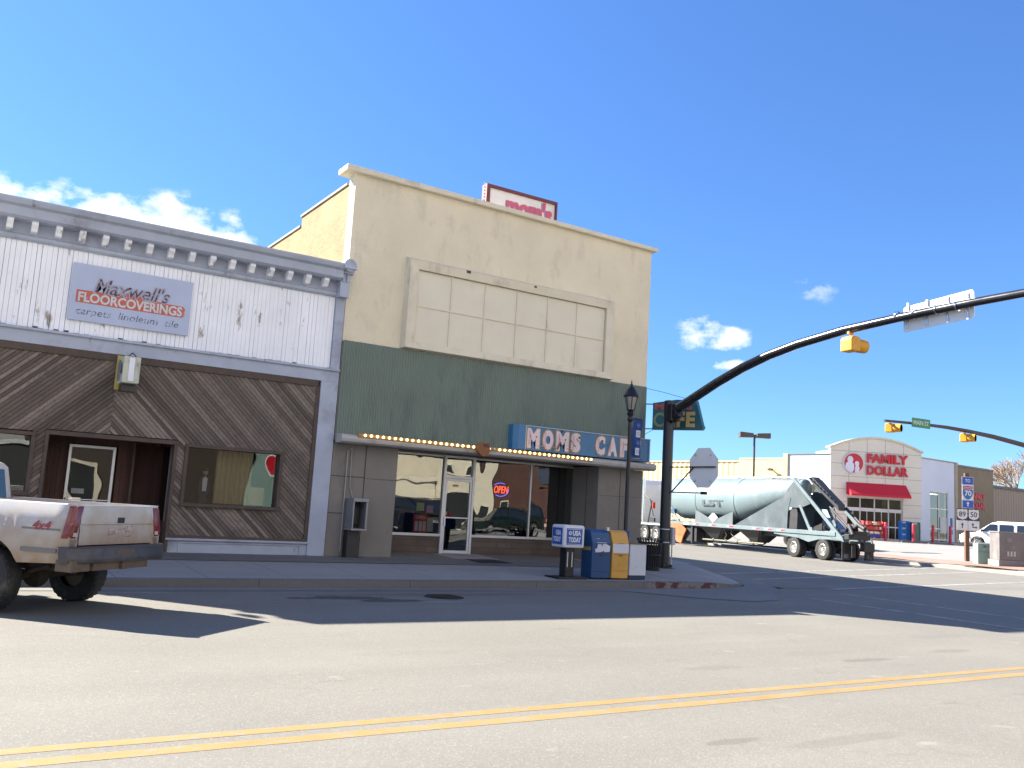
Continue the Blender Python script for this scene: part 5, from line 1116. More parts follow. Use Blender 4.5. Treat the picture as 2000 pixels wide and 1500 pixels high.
for s in (-1, 1):
    yy_ = s*1.12
    b.prism([(4.3, 3.98), (4.1, 4.02), (.62, 1.12), (.80, 1.02)], 'y', yy_-.05, yy_+.05)
    b.prism([(3.75, 2.62), (3.55, 2.62), (2.75, 1.35), (2.95, 1.35)], 'y', yy_-.04, yy_+.04)
    b.prism([(3.1, 1.2), (2.6, 1.2), (2.75, 1.55), (2.95, 1.55)], 'y', yy_-.055, yy_+.055)
    b.prism([(1.7, 1.2), (.55, .95), (.7, 1.2), (1.25, 1.62), (1.45, 1.5)], 'y', yy_-.055, yy_+.055)
    b.prism([(5.6, 1.25), (1.2, 1.25), (1.0, 1.05), (2.3, .98), (3.0, .82), (3.7, .98), (5.6, 1.1)], 'y', yy_-.03, yy_+.03)
b.build('rear_struts', framem, tk, bevel=.008)
b = MB(); b.prism([(4.1, 4.05), (3.85, 4.12), (2.0, 2.75), (1.95, 2.45), (3.8, 3.75)], 'y', -.6, -.05)
for k in range(9): q = k/8; b.box(3.95-1.95*q-.03, 3.95-1.95*q+.03, -.05, .1, 4.02-1.3*q, 4.08-1.3*q)
b.tube([(2.0, -.7, 2.6), (.5, -.7, 1.45)], .07, 6); b.tube([(2.0, .6, 2.6), (.5, .6, 1.45)], .06, 6); b.tube([(1.8, .5, 2.55), (1.5, .5, 1.3)], .03, 6)
b.build('rear_ladder', M('dark_ladder_paint', (.018, .022, .03), .6, var=.3), tk)
b = MB()
b.box(.3, .6, -.6, 1.1, 1.08, 1.34); b.box(.25, .35, -.6, 1.05, .9, 1.02); b.box(.4, .8, -.5, .5, 1.3, 1.5); b.tube([(.2, .9, 1.3), (.7, .6, 1.75), (1.2, .2, 1.5)], .1, 8); b.tube([(0, .2, 1.6), (.5, .1, 1.8), (1.0, .1, 1.5)], .12, 8); b.box(-.05, .25, -.5, .3, .55, .95)
b.build('rear_bumper', darkm, tk, bevel=.02)
b = MB(); b.lathe([(.06, 1.82), (.05, 2.0), (.001, 2.02)], (.25, -.3, 0), 10); b.build('warning_light', M('warning_red', (.5, .03, .03), .4), tk)
b = MB()
for s in (-1, 1):
    b.box(.62, .66, s*1.22, s*.55, .12, .95); b.box(.3, .34, s*.85, s*.55, .25, .8)
    b.tube([(.9, s*.9, 1.0), (1.3, s*.9, 1.14), (2.9, s*.9, 1.1), (3.0, s*.9, 1.02), (4.2, s*.9, 1.14), (4.75, s*.9, .9)], .06, 6)
b.build('mud_flap', darkm, tk)
b = MB()
for s in (-1, 1): b.box(.61, .62, s*1.1, s*.75, .2, .4)
b.split('flap_marking', M('flap_grey', (.12, .14, .17), .7), tk)
for x in (1.95, 4.02):
    for s in (-1, 1): wheel(tk, x, s*1.1, .5, .27, .56, M('bright_rim', (.55, .54, .5), .35, .6, .1), side=s, dish=.1); wheel(tk, x, s*.78, .5, .26, .56, MC['bright_rim'], side=s)
b = MB()
for x in (1.95, 4.02): b.tube([(x, -1.1, .5), (x, 1.1, .5)], .08, 8)
b.box(1.2, 4.8, -.5, .5, .6, .95); b.box(4.8, 8.6, -.6, .6, .95, 1.18); b.box(8.6, 15.4, -.9, .9, 1.1, 1.2); b.build('axles', darkm, tk)
hop = M('hopper_black', (.022, .022, .025), .5, var=.3, vs=2)
for (xa, xb, xc, zz_) in ((6.7, 9.15, 7.8, .42), (9.9, 12.75, 11.4, .38)):
    b = MB(); yb = 1.1; c = .16
    b.add([(xa, -yb, 1.36), (xb, -yb, 1.36), (xb, yb, 1.36), (xa, yb, 1.36), (xc-c, -c, zz_), (xc+c, -c, zz_), (xc+c, c, zz_), (xc-c, c, zz_)], [(0, 1, 2, 3), (4, 5, 6, 7), (0, 1, 5, 4), (1, 2, 6, 5), (2, 3, 7, 6), (3, 0, 4, 7)])
    for s in (-1, 1): b.add([(xa+.1, s*yb, 1.36), (xb-.1, s*yb, 1.36), (xc+.22, s*.5, zz_+.12), (xc-.22, s*.5, zz_+.12), (xa+.1, s*(yb-.1), 1.36), (xb-.1, s*(yb-.1), 1.36), (xc+.22, s*.3, zz_+.12), (xc-.22, s*.3, zz_+.12)], [(0, 1, 2, 3), (4, 5, 6, 7), (0, 1, 5, 4), (1, 2, 6, 5), (2, 3, 7, 6), (3, 0, 4, 7)])
    b.lathe([(.17, zz_+.2), (.19, zz_), (.12, zz_-.1)], (xc, 0, 0), 14)
    b.build('hopper', hop, tk)
b = MB(); b.tube([(6.9, .62, .5), (13.8, .62, .42)], .055, 8); b.tube([(13.7, .6, .45), (14.0, .6, .6)], .12, 8)
for x in (7.8, 9.2, 10.2, 11.4, 12.8): b.sphere((x, .62, .47), .1, 8, 6)
b.tube([(9.4, .9, 1.3), (9.6, .8, .9), (9.3, .7, .65), (8.9, .65, .6)], .03, 6); b.tube([(10.2, .9, 1.2), (10.0, .8, .8), (10.3, .7, .55)], .03, 6); b.build('discharge_pipe', M('pipe_olive', (.11, .11, .08), .5, .3), tk, smooth=True)
b = MB(); 
for s in (-1, 1):
    for x in (8.95, 10.6, 12.2): b.box(x, x+.4, s*1.221, s*1.228, 1.27, 1.34)
    for x in (4.7, 5.7, 6.7): b.box(x, x+.3, s*1.221, s*1.228, 1.27, 1.33)
b.build('red_reflectors', M('reflector_red', (.5, .04, .05), .4), tk)
b = MB(); 
for s in (-1, 1):
    for x in (9.35, 11.0, 12.6): b.box(x, x+.25, s*1.221, s*1.228, 1.27, 1.34)
    for x in (5.0, 6.0, 7.0): b.box(x, x+.3, s*1.221, s*1.228, 1.27, 1.33)
    b.box(13.3, 13.8, s*1.221, s*1.229, 1.22, 1.38)
b.build('white_reflectors', M('reflector_white', (.62, .6, .45), .4), tk)
b = MB(); b.box(12.7, 14.3, .3, 1.0, .25, 1.2); b.box(13.2, 13.9, -1.0, -.2, .2, 1.2); b.box(13.0, 13.15, 1.0, 1.12, .15, 1.2); b.build('landing_gear', darkm, tk, bevel=.03)
b = MB(); b.add([(15.2, 1.26, 1.25), (14.9, 1.25, .55), (14.4, 1.3, .15), (14.0, 1.27, .1), (13.9, 1.2, .5), (13.5, 1.27, .95), (14.1, 1.3, 1.3)], [list(range(7))]); b.prism([(15.2, 1.25), (14.9, .55), (14.35, .12), (14.0, .08), (13.9, .45), (13.55, .9), (14.1, 1.3)], 'y', 1.14, 1.18); b.build('orange_cloth', M('orange_cloth_fabric', (.5, .13, .05), .9, var=.3, vs=3), tk)
b = MB(); b.tube([(15.3, 1.0, 1.6), (15.0, 1.2, 2.0), (14.6, 1.22, 1.7), (14.2, 1.2, 1.35)], .04, 6); b.tube([(15.6, .6, 1.5), (15.2, 1.2, 1.45), (14.3, 1.22, 1.5)], .05, 6); b.box(14.9, 15.4, 1.0, 1.2, 1.85, 2.15); b.build('hoses', M('blue_hose', (.03, .08, .14), .5), tk, smooth=True)
# tractor
trw = M('tractor_white', (.7, .7, .68), .3, var=.03, coat=.4)
b = MB(); b.box(16.0, 24.3, -.45, .45, .75, 1.05); b.box(16.4, 18.9, -1.2, 1.2, 1.12, 1.2); b.build('tractor_frame', framem, tk)
b = MB(); b.prism([(18.9, 1.0), (22.4, 1.0), (22.4, 2.4), (22.0, 3.3), (21.2, 3.9), (19.2, 4.0), (18.9, 3.6)], 'y', -1.2, 1.2); b.prism([(22.4, .95), (24.5, .95), (24.6, 1.6), (24.2, 2.1), (22.4, 2.3)], 'y', -.95, .95); b.build('tractor_cab', trw, tk, bevel=.08)
b = MB()
for s in (-1, 1): b.prism([(21.3, 2.4), (22.3, 2.4), (22.0, 3.2), (21.3, 3.2)], 'y', s*1.2, s*1.21)
b.prism([(22.41, 2.45), (22.45, 2.45), (22.1, 3.3), (22.05, 3.3)], 'y', -1.05, 1.05); b.build('cab_windows', glass_car, tk)
b = MB()
for s in (-1, 1): b.tube([(18.7, s*1.05, 1.2), (18.7, s*1.05, 4.1)], .09, 10)
b.split('exhaust_stack', chrome, tk, smooth=True)
b = MB(); b.tube([(18.6, 1.15, 3.0), (17.8, 1.15, 2.7), (17.4, 1.1, 1.6)], .04, 6); b.tube([(17.9, 1.2, 1.2), (17.5, 1.2, 2.6)], .05, 6); b.box(17.2, 17.8, 1.05, 1.2, 1.25, 1.5); b.build('air_lines', darkm, tk)
b = MB(); b.box(17.35, 17.45, 1.0, 1.22, 2.1, 2.5); b.build('rear_marker', M('marker_red', (.5, .03, .02), .4), tk)
b = MB()
for s in (-1, 1): b.box(16.2, 18.8, s*1.22, s*.8, 1.06, 1.12)
b.split('tractor_fender', trw, tk)
for x in (16.95, 18.25, 23.3):
    for s in (-1, 1):
        wheel(tk, x, s*1.1, .5, .27, .56, MC['bright_rim'], side=s, dish=.1)

# dark pickup parked in the lot beyond the trailer
pickup('dark_pickup', 'black pickup parked in the store lot, glimpsed through the trailer frame', (48.6, 42.3, .2), R(180-95+195), M('black_car_paint', (.02, .02, .023), .25, var=.1, coat=.5), full=False)

# ================================================================== STORE ACROSS THE SIDE STREET
store = thing('corner_store', 'single-storey store with an arched pale entrance bay, pale blue flanks and tan wings', 'building', (64, 50, .7))
Z0 = .45
tanp = M('pale_stucco_panel', (.66, .62, .54), .85, var=.05, vs=.5, bump=.05)
jntm = M('stucco_joint', (.3, .28, .24), .9)
capm = M('cream_cap', (.6, .54, .42), .7)
bluep = M('pale_blue_panel', (.55, .6, .72), .8, var=.05, vs=.5, bump=.04)
tanb = M('tan_brick_wall', (.62, .47, .25), .85, var=.12, vs=1.5, bump=.1, bs=12)
brownst = M('brown_stucco', (.21, .17, .12), .9, var=.14, vs=.9, bump=.1, dirt=((.13, .11, .085), .4, .8, 1))
tanribm = M('tan_ribbed_metal', (.66, .5, .27), .6, var=.05); greyrib = M('grey_brown_ribbed_metal', (.26, .21, .17), .6, var=.06)
storeglass = glass('store_glass', (.4, .41, .39), .0, .004, fw=.2)
redt = M('store_red', (.48, .015, .03), .5, var=.06)
Tt = Fr(62.6, 49.3, 118)
W_ = 7.85
def archz(s): u_ = (s/W_-.5)*2; return 8.12+.95*(1-u_*u_)
b = MB(Tt)
ox0, ox1, oz = 1.42, 6.25, 4.15
b.box(0, ox0, 0, .5, Z0, oz); b.box(ox1, W_, 0, .5, Z0, oz)
pts = [(0, oz)]+[(W_*k/24, archz(W_*k/24)) for k in range(25)]+[(W_, oz)]
b.prism(pts, 'y', 0, .5); b.box(0, .4, .5, 3, Z0, 7.9); b.box(W_-.4, W_, .5, 3, Z0, 7.9); b.build('entrance_bay', tanp, store)
b = MB(Tt); pr = []
for k in range(25):
    s_ = -.12+(W_+.24)*k/24; pr.append((s_, archz(min(max(s_, 0), W_))))
vs = []
for (s_, z) in pr: vs += [(s_, -.14, z-.02), (s_, -.14, z+.14), (s_, .7, z+.14), (s_, .7, z-.02)]
b.add(vs, [(i*4+k, i*4+(k+1) % 4, (i+1)*4+(k+1) % 4, (i+1)*4+k) for i in range(24) for k in range(4)]+[(0, 1, 2, 3), (96, 97, 98, 99)]); b.build('arch_cap', capm, store)
b = MB(Tt)
for k in range(1, 5):
    s_ = W_*k/5; b.box(s_-.018, s_+.018, -.004, 0, 5.35 if 1.3 < s_ < 6.4 else Z0, archz(s_)-.05)
for z in (7.9, 6.85, 5.8):
    b.box(.02, W_-.02, -.005, 0, z-.018, z+.018)
for z in (4.75, 3.7, 2.65, 1.6): b.box(.02, ox0, -.005, 0, z-.018, z+.018); b.box(ox1, W_-.02, -.005, 0, z-.018, z+.018)
b.build('panel_joints', jntm, store)
# awning
b = MB(Tt); b.prism([(0, 5.32), (-.1, 5.32), (-1.0, 4.38), (-1.0, 4.22), (-.95, 4.22), (0, 4.3)], 'x', 1.36, 6.45); b.build('awning', M('awning_red_cloth', (.5, .012, .035), .75, var=.05), store)
# doors
b = MB(Tt)
for z0, z1 in ((4.05, 4.15), (3.0, 3.28), (Z0+.25, Z0+.32)): b.box(ox0, ox1, .08, .2, z0, z1)
for s_ in (ox0+.04, 2.6, 3.84, 5.05, ox1-.04): b.box(s_-.04, s_+.04, .08, .2, Z0, 4.15)
for s_ in (2.0, 3.2, 4.45, 5.65): b.box(s_-.02, s_+.02, .1, .16, Z0+.3, 3.0)
b.box(ox0, ox1, .09, .17, 1.75, 1.85); fo = b.build('entrance_doors', M('white_door_frame', (.6, .6, .62), .5), store)
b = MB(Tt); b.add([(ox0, .14, Z0), (ox1, .14, Z0), (ox1, .14, 4.15), (ox0, .14, 4.15)], [(0, 1, 2, 3)]); b.build('pane', storeglass, fo)
lit = M('store_strip_light', (1, 1, .9), emit=(1, .93, .7), es=3.0)
b = MB(Tt); b.box(.4, W_-.4, 9, 9.1, Z0, 5); b.box(.4, W_-.4, .5, 9, 4.4, 4.5); b.box(.3, .4, .5, 9, Z0, 4.5); b.box(W_-.4, W_-.3, .5, 9, Z0, 4.5); b.box(.4, W_-.4, .5, 9, Z0, Z0+.25); b.build('interior', M('shop_interior', (.12, .11, .09), .9, var=.4, vs=2), store)
b = MB(Tt)
for k in range(5):
    for s_ in (1.4, 3.2, 5.0): b.box(s_, s_+1.4, 1.0+k*1.5, 1.12+k*1.5, 4.3, 4.36)
b.build('ceiling_lights', lit, store)
# merchandise seen through the doors
b = MB(Tt)
for k in range(9): b.box(1.6+k*.5, 1.95+k*.5, 1.4, 2.0, .75, 1.2+.5*random.random())
b.build('inside_shelves', M('mixed_goods', (.3, .08, .06), .7, var=.6, vs=6, island=.9), store)
# lettering and emblem
b = MB(Tt); b.text('FAMILY', 3.05, 6.62, 7.02, 7.80, -.10, .1, offset=.045); b.text('DOLLAR', 3.05, 6.62, 6.02, 6.80, -.10, .1, offset=.045); b.build('lettering', redt, store)
b = MB(Tt); b.text('FAMILY', 3.0, 6.67, 6.97, 7.85, -.0, .06, offset=.075); b.text('DOLLAR', 3.0, 6.67, 5.97, 6.85, -.0, .06, offset=.075); b.build('letter_rim', M('pale_rim', (.6, .58, .62), .6), store)
b = MB(Tt); b.lathe([(.9, 0), (.9, -.12), (.001, -.12)], (1.93, 0, 6.92), 36, 'y'); eo = b.build('emblem', M('pale_rim', (.6, .58, .62), .6), store)
b = MB(Tt); b.lathe([(.80, -.12), (.80, -.15), (.001, -.15)], (1.93, 0, 6.92), 36, 'y'); b.build('red_disc', redt, eo)
b = MB(Tt)
b.disc((1.62, -.16, 7.2), .25, 'y', 18, rz=.29); b.prism([(1.28, 6.32), (1.2, 6.62), (1.27, 6.9), (1.45, 7.0), (1.78, 7.0), (1.92, 6.85), (1.97, 6.5), (1.9, 6.3), (1.8, 6.14), (1.5, 6.2)], 'y', -.165, -.15)
b.disc((2.2, -.16, 6.88), .19, 'y', 16, rz=.22); b.prism([(2.0, 6.14), (2.05, 6.55), (2.08, 6.72), (2.33, 6.72), (2.42, 6.5), (2.37, 6.22), (2.3, 6.12)], 'y', -.165, -.15); b.build('white_figures', M('emblem_white', (.62, .64, .75), .6), eo)
# right flank, brown wall and ribbed wing
Tr = Fr(69.52, 45.66, 84)
b = MB(Tr)
b.box(0.02, 1.55, .03, .4, Z0, 7.72); b.box(4.75, 5.9, .03, .4, Z0, 7.72); b.box(1.55, 4.75, .03, .4, 5.1, 7.72); b.build('right_flank', bluep, store)
b = MB(Tr); b.box(5.9, 6.35, -.05, .5, Z0, 7.78); b.box(0, 6.35, -.06, .45, 7.72, 7.80); b.build('flank_trim', M('tan_trim', (.34, .28, .2), .7), store)
b = MB(Tr)
for s_ in (1.6, 3.15, 4.7): b.box(s_-.05, s_+.05, .06, .16, Z0, 5.1)
for z in (5.06, 3.6, 1.9, 1.0): b.box(1.55, 4.75, .06, .16, z-.04, z+.04)
fo = b.build('flank_window', alu, store)
b = MB(Tr); b.add([(1.55, .12, Z0), (4.75, .12, Z0), (4.75, .12, 5.1), (1.55, .12, 5.1)], [(0, 1, 2, 3)]); b.build('pane', storeglass, fo)
b = MB(Tr); b.box(1.2, 5.4, 4, 4.1, Z0, 5.3); b.box(1.2, 1.3, .4, 4, Z0, 5.3); b.box(5.3, 5.4, .4, 4, Z0, 5.3); b.box(1.3, 5.3, .4, 4, 5.2, 5.3); b.build('flank_interior', MC['shop_interior'], store)
b = MB(Tr)
for k in range(3): b.box(1.6, 4.7, .9+k, 1.0+k, 4.85-.25*k, 4.9-.25*k)
b.build('ceiling_lights', lit, store)
b = MB(Tr); b.box(3.35, 4.5, .05, .058, 1.55, 2.9); b.build('window_notice', M('notice_white', (.5, .52, .5), .7), store)
b = MB(Tr); b.box(5.1, 5.45, 0, .03, 2.1, 2.9); b.box(5.15, 5.4, -.03, 0, 1.5, 1.9); b.build('door_plaque', M('plaque_blue', (.03, .09, .28), .6), store)
b = MB(Tr); b.box(6.35, 13.55, .1, .6, Z0, 7.52); b.box(13.25, 13.55, .6, 20, Z0, 7.52); b.build('brown_wall', brownst, store)
b = MB(Tr); b.box(6.35, 13.6, .02, .7, 7.52, 7.66); b.build('brown_wall_cap', M('grey_cap', (.16, .16, .17), .6), store)
b = MB(Tr); b.text('FAMILY', 9.0, 11.8, 4.75, 5.3, .08, .05, offset=.05); b.text('DOLLAR', 9.0, 11.8, 3.9, 4.5, .08, .05, offset=.05); b.build('side_lettering', redt, store)
b = MB(Tr); b.box(8.4, 9.0, -.15, .1, 5.9, 6.05); b.build('wall_light', M('bronze_light', (.05, .045, .04), .5), store)
b = MB(Tr); vs = []; n_ = 200
for i in range(n_+1):
    s_ = 13.55+27*i/n_; y = .4-(.06 if (i % 4) in (1, 2) else 0); vs += [(s_, y, Z0), (s_, y, 6.05)]
b.add(vs, [(2*i, 2*i+2, 2*i+3, 2*i+1) for i in range(n_)]); b.box(13.55, 40.5, .45, 9, 5.6, 5.9); b.build('grey_wing', greyrib, store)
b = MB(Tr); b.box(13.55, 40.6, .2, .8, 6.05, 6.28); b.build('grey_wing_cap', M('dark_gutter', (.10, .09, .085), .6), store)
b = MB(Tr); b.box(13.6, 40, .25, .36, 1.6, 2.35); b.build('red_band', M('dull_red_band', (.2, .025, .03), .7), store)
# left flank and long tan wing
Tl = Fr(60.43, 69.98, 174); E_ = 20.8
b = MB(Tl); s0 = E_-4.1
b.box(s0, s0+.9, .03, .4, Z0, 7.55); b.box(E_-.75, E_, .03, .4, Z0, 7.55); b.box(s0+.9, E_-.75, .03, .4, 5.1, 7.55); b.box(s0+.9, E_-.75, .03, .4, Z0, 1.0); b.build('left_flank', M('pale_blue_grey_panel', (.40, .47, .52), .8, var=.05, vs=.5, bump=.04), store)
b = MB(Tl); b.box(s0-.05, E_, -.05, .45, 7.55, 7.63); b.build('left_flank_cap', M('grey_cap', (.16, .16, .17), .6), store)
b = MB(Tl)
for s_ in (s0+.95, s0+2.1, E_-.8): b.box(s_-.06, s_+.06, .02, .16, 1.0, 5.1)
for z in (1.0, 2.6, 3.75, 5.06): b.box(s0+.9, E_-.75, .02, .16, z-.05, z+.05)
fo = b.build('left_window', M('white_door_frame', (.6, .6, .62), .5), store)
b = MB(Tl); b.add([(s0+.9, .12, 1), (E_-.75, .12, 1), (E_-.75, .12, 5.1), (s0+.9, .12, 5.1)], [(0, 1, 2, 3)]); b.build('pane', storeglass, fo)
b = MB(Tl)
for k in range(2): b.box(s0+.9, E_-.8, .8+k, .9+k, 4.2-.4*k, 4.28-.4*k)
b.build('ceiling_lights', lit, store)
b = MB(Tl); b.box(s0+.4, E_-.1, 3, 3.1, Z0, 5.4); b.box(s0+.4, E_-.1, .4, 3, 5.3, 5.4); b.build('left_interior', MC['shop_interior'], store)
b = MB(Tl); b.box(s0-.45, s0-.02, -.1, .5, Z0, 7.62); b.box(11.5, s0-.45, .05, .5, Z0, 7.18); b.build('tan_wall', tanb, store)
b = MB(Tl); b.box(11.5, s0-.45, 0, .55, 7.18, 7.26); b.build('tan_wall_cap', capm, store)
b = MB(Tl); vs = []; n_ = 180
for i in range(n_+1):
    s_ = 11.5-28*i/n_; y = .2-(.06 if (i % 4) in (1, 2) else 0); vs += [(s_, y, Z0), (s_, y, 6.95)]
b.add(vs, [(2*i, 2*i+2, 2*i+3, 2*i+1) for i in range(n_)]); b.build('tan_wing', tanribm, store)
b = MB(Tl); b.box(-16.5, 11.5, .05, .6, 6.95, 7.03); b.build('tan_wing_cap', capm, store)
b = MB(Tl); b.tube([(15.2, -.5, 6.25), (14.85, -.05, 6.35)], .07, 6); b.box(15.0, 15.35, -.6, -.25, 6.1, 6.3); b.build('wall_lamp', MC['bronze_light'], store)
b = MB(); b.add([(66, 55, 6.6), (90, 52, 5.9), (95, 78, 5.9), (62, 80, 6.4)], [(0, 1, 2, 3)]); b.build('roof', M('white_membrane', (.4, .4, .38), .9), store)
# apron kerb before the door, bollards, display rack, cages
b = MB(); b.prism([(62.2, 47.6), (68.9, 43.2), (78, 43.6), (78, 46.4), (69.4, 45.55), (62.6, 49.2)], 'z', .6, .86); o = b.build('store_walkway', MC['bright_walk_concrete']); o['kind'] = 'structure'
bol0 = None
BL = [(62.3, 46.2, 'red bollard at the left end of the outdoor display rack'), (64.0, 45.1, 'red bollard at the right end of the outdoor display rack'), (66.3, 44.2, 'red bollard standing before the blue cage'), (67.9, 43.55, 'red bollard left of the tall right-hand store window'), (69.3, 42.95, 'red bollard before the tall right-hand store window'), (72.6, 43.0, 'red bollard beside the nose of the white SUV')]
for (x, y, lab) in BL:
    if bol0 is None:
        bol0 = thing('bollard', lab, 'bollard', (x, y, .7), 0, 'red bollards before the store')
        b = MB(); b.lathe([(.11, 0), (.11, 1.38), (.09, 1.45), (.04, 1.49), (.001, 1.5)], (0, 0, 0), 14); b.build('sleeve', M('bollard_red', (.5, .015, .04), .45), bol0, smooth=True)
        b = MB(); b.lathe([(.16, 0), (.16, .04), (.11, .05)], (0, 0, 0), 14); b.build('foot', MC['grey_trim'], bol0)
    else: copy_tree(bol0, (x, y, .7), 0, lab)
T = Fr(62.75, 46.35, 122)
dr_ = thing('display_rack', 'outdoor rack packed with red, white and blue goods before the store doors', 'display rack', (63.4, 46, .8))
b = MB(T); b.box(0, 1.6, 0, .06, .95, 2.2); b.box(0, .05, -.3, .3, .95, 2.2); b.box(1.55, 1.6, -.3, .3, .95, 2.2)
for z in (1.2, 1.55, 1.9): b.box(0, 1.6, -.3, 0, z-.02, z)
b.build('frame', M('rack_white_red', (.5, .06, .06), .5), dr_)
gm = [M('goods_red', (.5, .03, .04), .6), M('goods_white', (.6, .58, .56), .6), M('goods_blue', (.03, .06, .3), .6), M('goods_orange', (.5, .2, .04), .6)]
b = MB(T)
for j, z in enumerate((.96, 1.22, 1.56, 1.92)):
    s_ = .08
    while s_ < 1.45:
        ww = random.uniform(.1, .24); b.box(s_, s_+ww-.01, -.28-.02*random.random(), -.05, z, z+random.uniform(.17, .26), mi=2 if j == 0 and random.random() < .5 else random.choice((0, 1, 0, 3, 1))); s_ += ww
b.build('goods', gm, dr_)
T = Fr(65.9, 45.0, 122)
cg = thing('ice_cage', 'bright blue gas-bottle cage right of the store entrance', 'cage', (66.1, 44.8, .85))
b = MB(T); 
for k in range(8): b.box(k*.09, k*.09+.02, -.02, 0, .86, 2.35)
for k in range(7): b.box(0, .65, -.02, 0, .86+k*.24, .88+k*.24)
b.box(0, .03, 0, .6, .86, 2.35); b.box(.62, .65, 0, .6, .86, 2.35); b.box(0, .65, 0, .6, 2.33, 2.37); b.build('bars', M('cage_blue', (.01, .16, .5), .5), cg)
b = MB(T)
for j in range(3):
    for k in range(2): b.lathe([(.12, 0), (.13, .1), (.13, .3), (.06, .36)], (.18+k*.28, .3, .9+j*.48), 10)
b.build('bottles', M('bottle_blue', (.02, .2, .5), .4), cg)
T = Fr(66.5, 44.45, 122)
cg = thing('wire_cage', 'grey-green wire cage standing between two red bollards by the store entrance', 'cage', (66.8, 44.2, .85))
b = MB(T)
for k in range(9): b.box(k*.08, k*.08+.018, -.02, 0, .86, 2.3)
for k in range(9): b.box(0, .66, -.02, 0, .86+k*.18, .875+k*.18)
b.box(0, .66, 0, .5, 2.28, 2.32); b.box(0, .02, 0, .5, .86, 2.3); b.box(.64, .66, 0, .5, .86, 2.3); b.build('bars', M('cage_teal', (.06, .2, .26), .5), cg)
b = MB(T); b.box(.05, .6, .08, .45, .9, 2.15); b.build('contents', M('cage_goods', (.25, .28, .16), .8, var=.5, vs=9), cg)
wst = None
b = MB(); b.T = Fr(63.2, 43.1, 122, .0); b.prism([(0, .70), (.16, .70), (.13, .83), (.03, .83)], 'x', 0, 1.9); o = tag(b.build('wheel_stop', M('dark_stop', (.09, .09, .095), .8)), 'long dark wheel stop on the lot before the blue cage', 'wheel stop', 'wheel stops on the store lot')
b = MB(); b.T = Fr(65.0, 42.0, 122, .0); b.prism([(0, .70), (.16, .70), (.13, .83), (.03, .83)], 'x', 0, 1.9); o = tag(b.build('wheel_stop', MC['dark_stop']), 'dark wheel stop on the lot nearest the white SUV', 'wheel stop', 'wheel stops on the store lot')
# parking-lot lamp
pm = thing('lot_lamp', 'tall dark pole with two shoebox lamp heads rising behind the tanker', 'lamp post', (45.75, 42.15, .3))
b = MB(); b.lathe([(.2, .15), (.2, .6), (.085, .62), (.07, 7.3), (.001, 7.32)], (45.75, 42.15, 0), 12); b.build('pole', M('bronze_pole', (.07, .06, .055), .5), pm, smooth=True)
T = Fr(45.75, 42.15, 122)
for s in (-1, 1):
    b = MB(T); b.prism([(s*.12, 7.18), (s*.12, 7.46), (s*1.02, 7.52), (s*1.02, 7.16)], 'y', -.28, .28); b.build('lamp_head', M('bronze_head', (.09, .075, .065), .5), pm, bevel=.02)
b = MB(T); b.box(-.14, .14, -.05, .05, 7.28, 7.38); b.build('cross_arm', MC['bronze_pole'], pm)
# highway route sign assembly on a timber post
T = Fr(48.15, 28.8, 122)
rp = thing('route_sign_post', 'brown timber post carrying stacked blue and white highway route signs above the gravel bed', 'road sign', (48.15, 28.8, .2))
b = MB(T); b.box(-.13, .09, .03, .2, .15, 5.0); b.build('post', M('creosoted_timber', (.14, .075, .045), .85, var=.3, vs=6, streak=.2, bump=.2), rp, bevel=.01)
blu_s = M('sign_blue', (.02, .09, .42), .4); wh_s = M('sign_white_sheet', (.62, .64, .65), .5); rd_s = M('shield_red', (.45, .08, .1), .5); bk_s = M('sign_black', (.03, .03, .035), .6)
def zf(y): return 1.75+(1037.5-y)/35.3   # heights read at this post's distance
y1 = -.0
b = MB(T); b.box(-.3, .3, 0, .012, 4.38, 4.78); b.box(-.3, .3, 0, .012, 3.1, 3.50); b.build('blue_plates', blu_s, rp)
b = MB(T); b.box(-.3, .3, 0, .012, 3.52, 4.36); b.box(-.32, .32, .012, .02, 3.08, 4.8); b.build('shield_plate', wh_s, rp)
b = MB(T); b.prism([(-.27, 4.28), (0, 4.31), (.27, 4.28), (.27, 4.13), (-.27, 4.13)], 'y', -.004, 0); b.build('shield_top', rd_s, rp)
b = MB(T); b.prism([(-.27, 4.11), (.27, 4.11), (.29, 3.95), (.24, 3.75), (.12, 3.6), (0, 3.54), (-.12, 3.6), (-.24, 3.75), (-.29, 3.95)], 'y', -.004, 0); b.build('shield_body', M('interstate_blue', (.02, .12, .38), .4), rp)
b = MB(T); b.text('TO', -.14, .14, 4.49, 4.68, -.001, .005, offset=.02); b.text('70', -.18, .2, 3.74, 4.05, -.005, .006, offset=.03); b.text('INTERSTATE', -.2, .2, 4.17, 4.24, -.005, .004, offset=.01)
b.prism([(-.03, 3.17), (.03, 3.17), (.03, 3.32), (.09, 3.32), (0, 3.44), (-.09, 3.32), (-.03, 3.32)], 'y', -.006, 0); b.build('white_legend', wh_s, rp)
b = MB(T); b.box(-.62, -.01, 0, .012, 2.42, 3.06); b.box(.01, .62, 0, .012, 2.42, 3.06); b.build('black_plates', bk_s, rp)
def shield89(cx):
    return [(cx-.26, 3.02), (cx-.12, 2.99), (cx, 3.03), (cx+.12, 2.99), (cx+.26, 3.02), (cx+.29, 2.88), (cx+.27, 2.78), (cx+.29, 2.66), (cx+.22, 2.52), (cx+.1, 2.48), (cx, 2.44), (cx-.1, 2.48), (cx-.22, 2.52), (cx-.29, 2.66), (cx-.27, 2.78), (cx-.29, 2.88)]
b = MB(T)
for cx in (-.315, .315): b.prism(shield89(cx), 'y', -.004, 0)
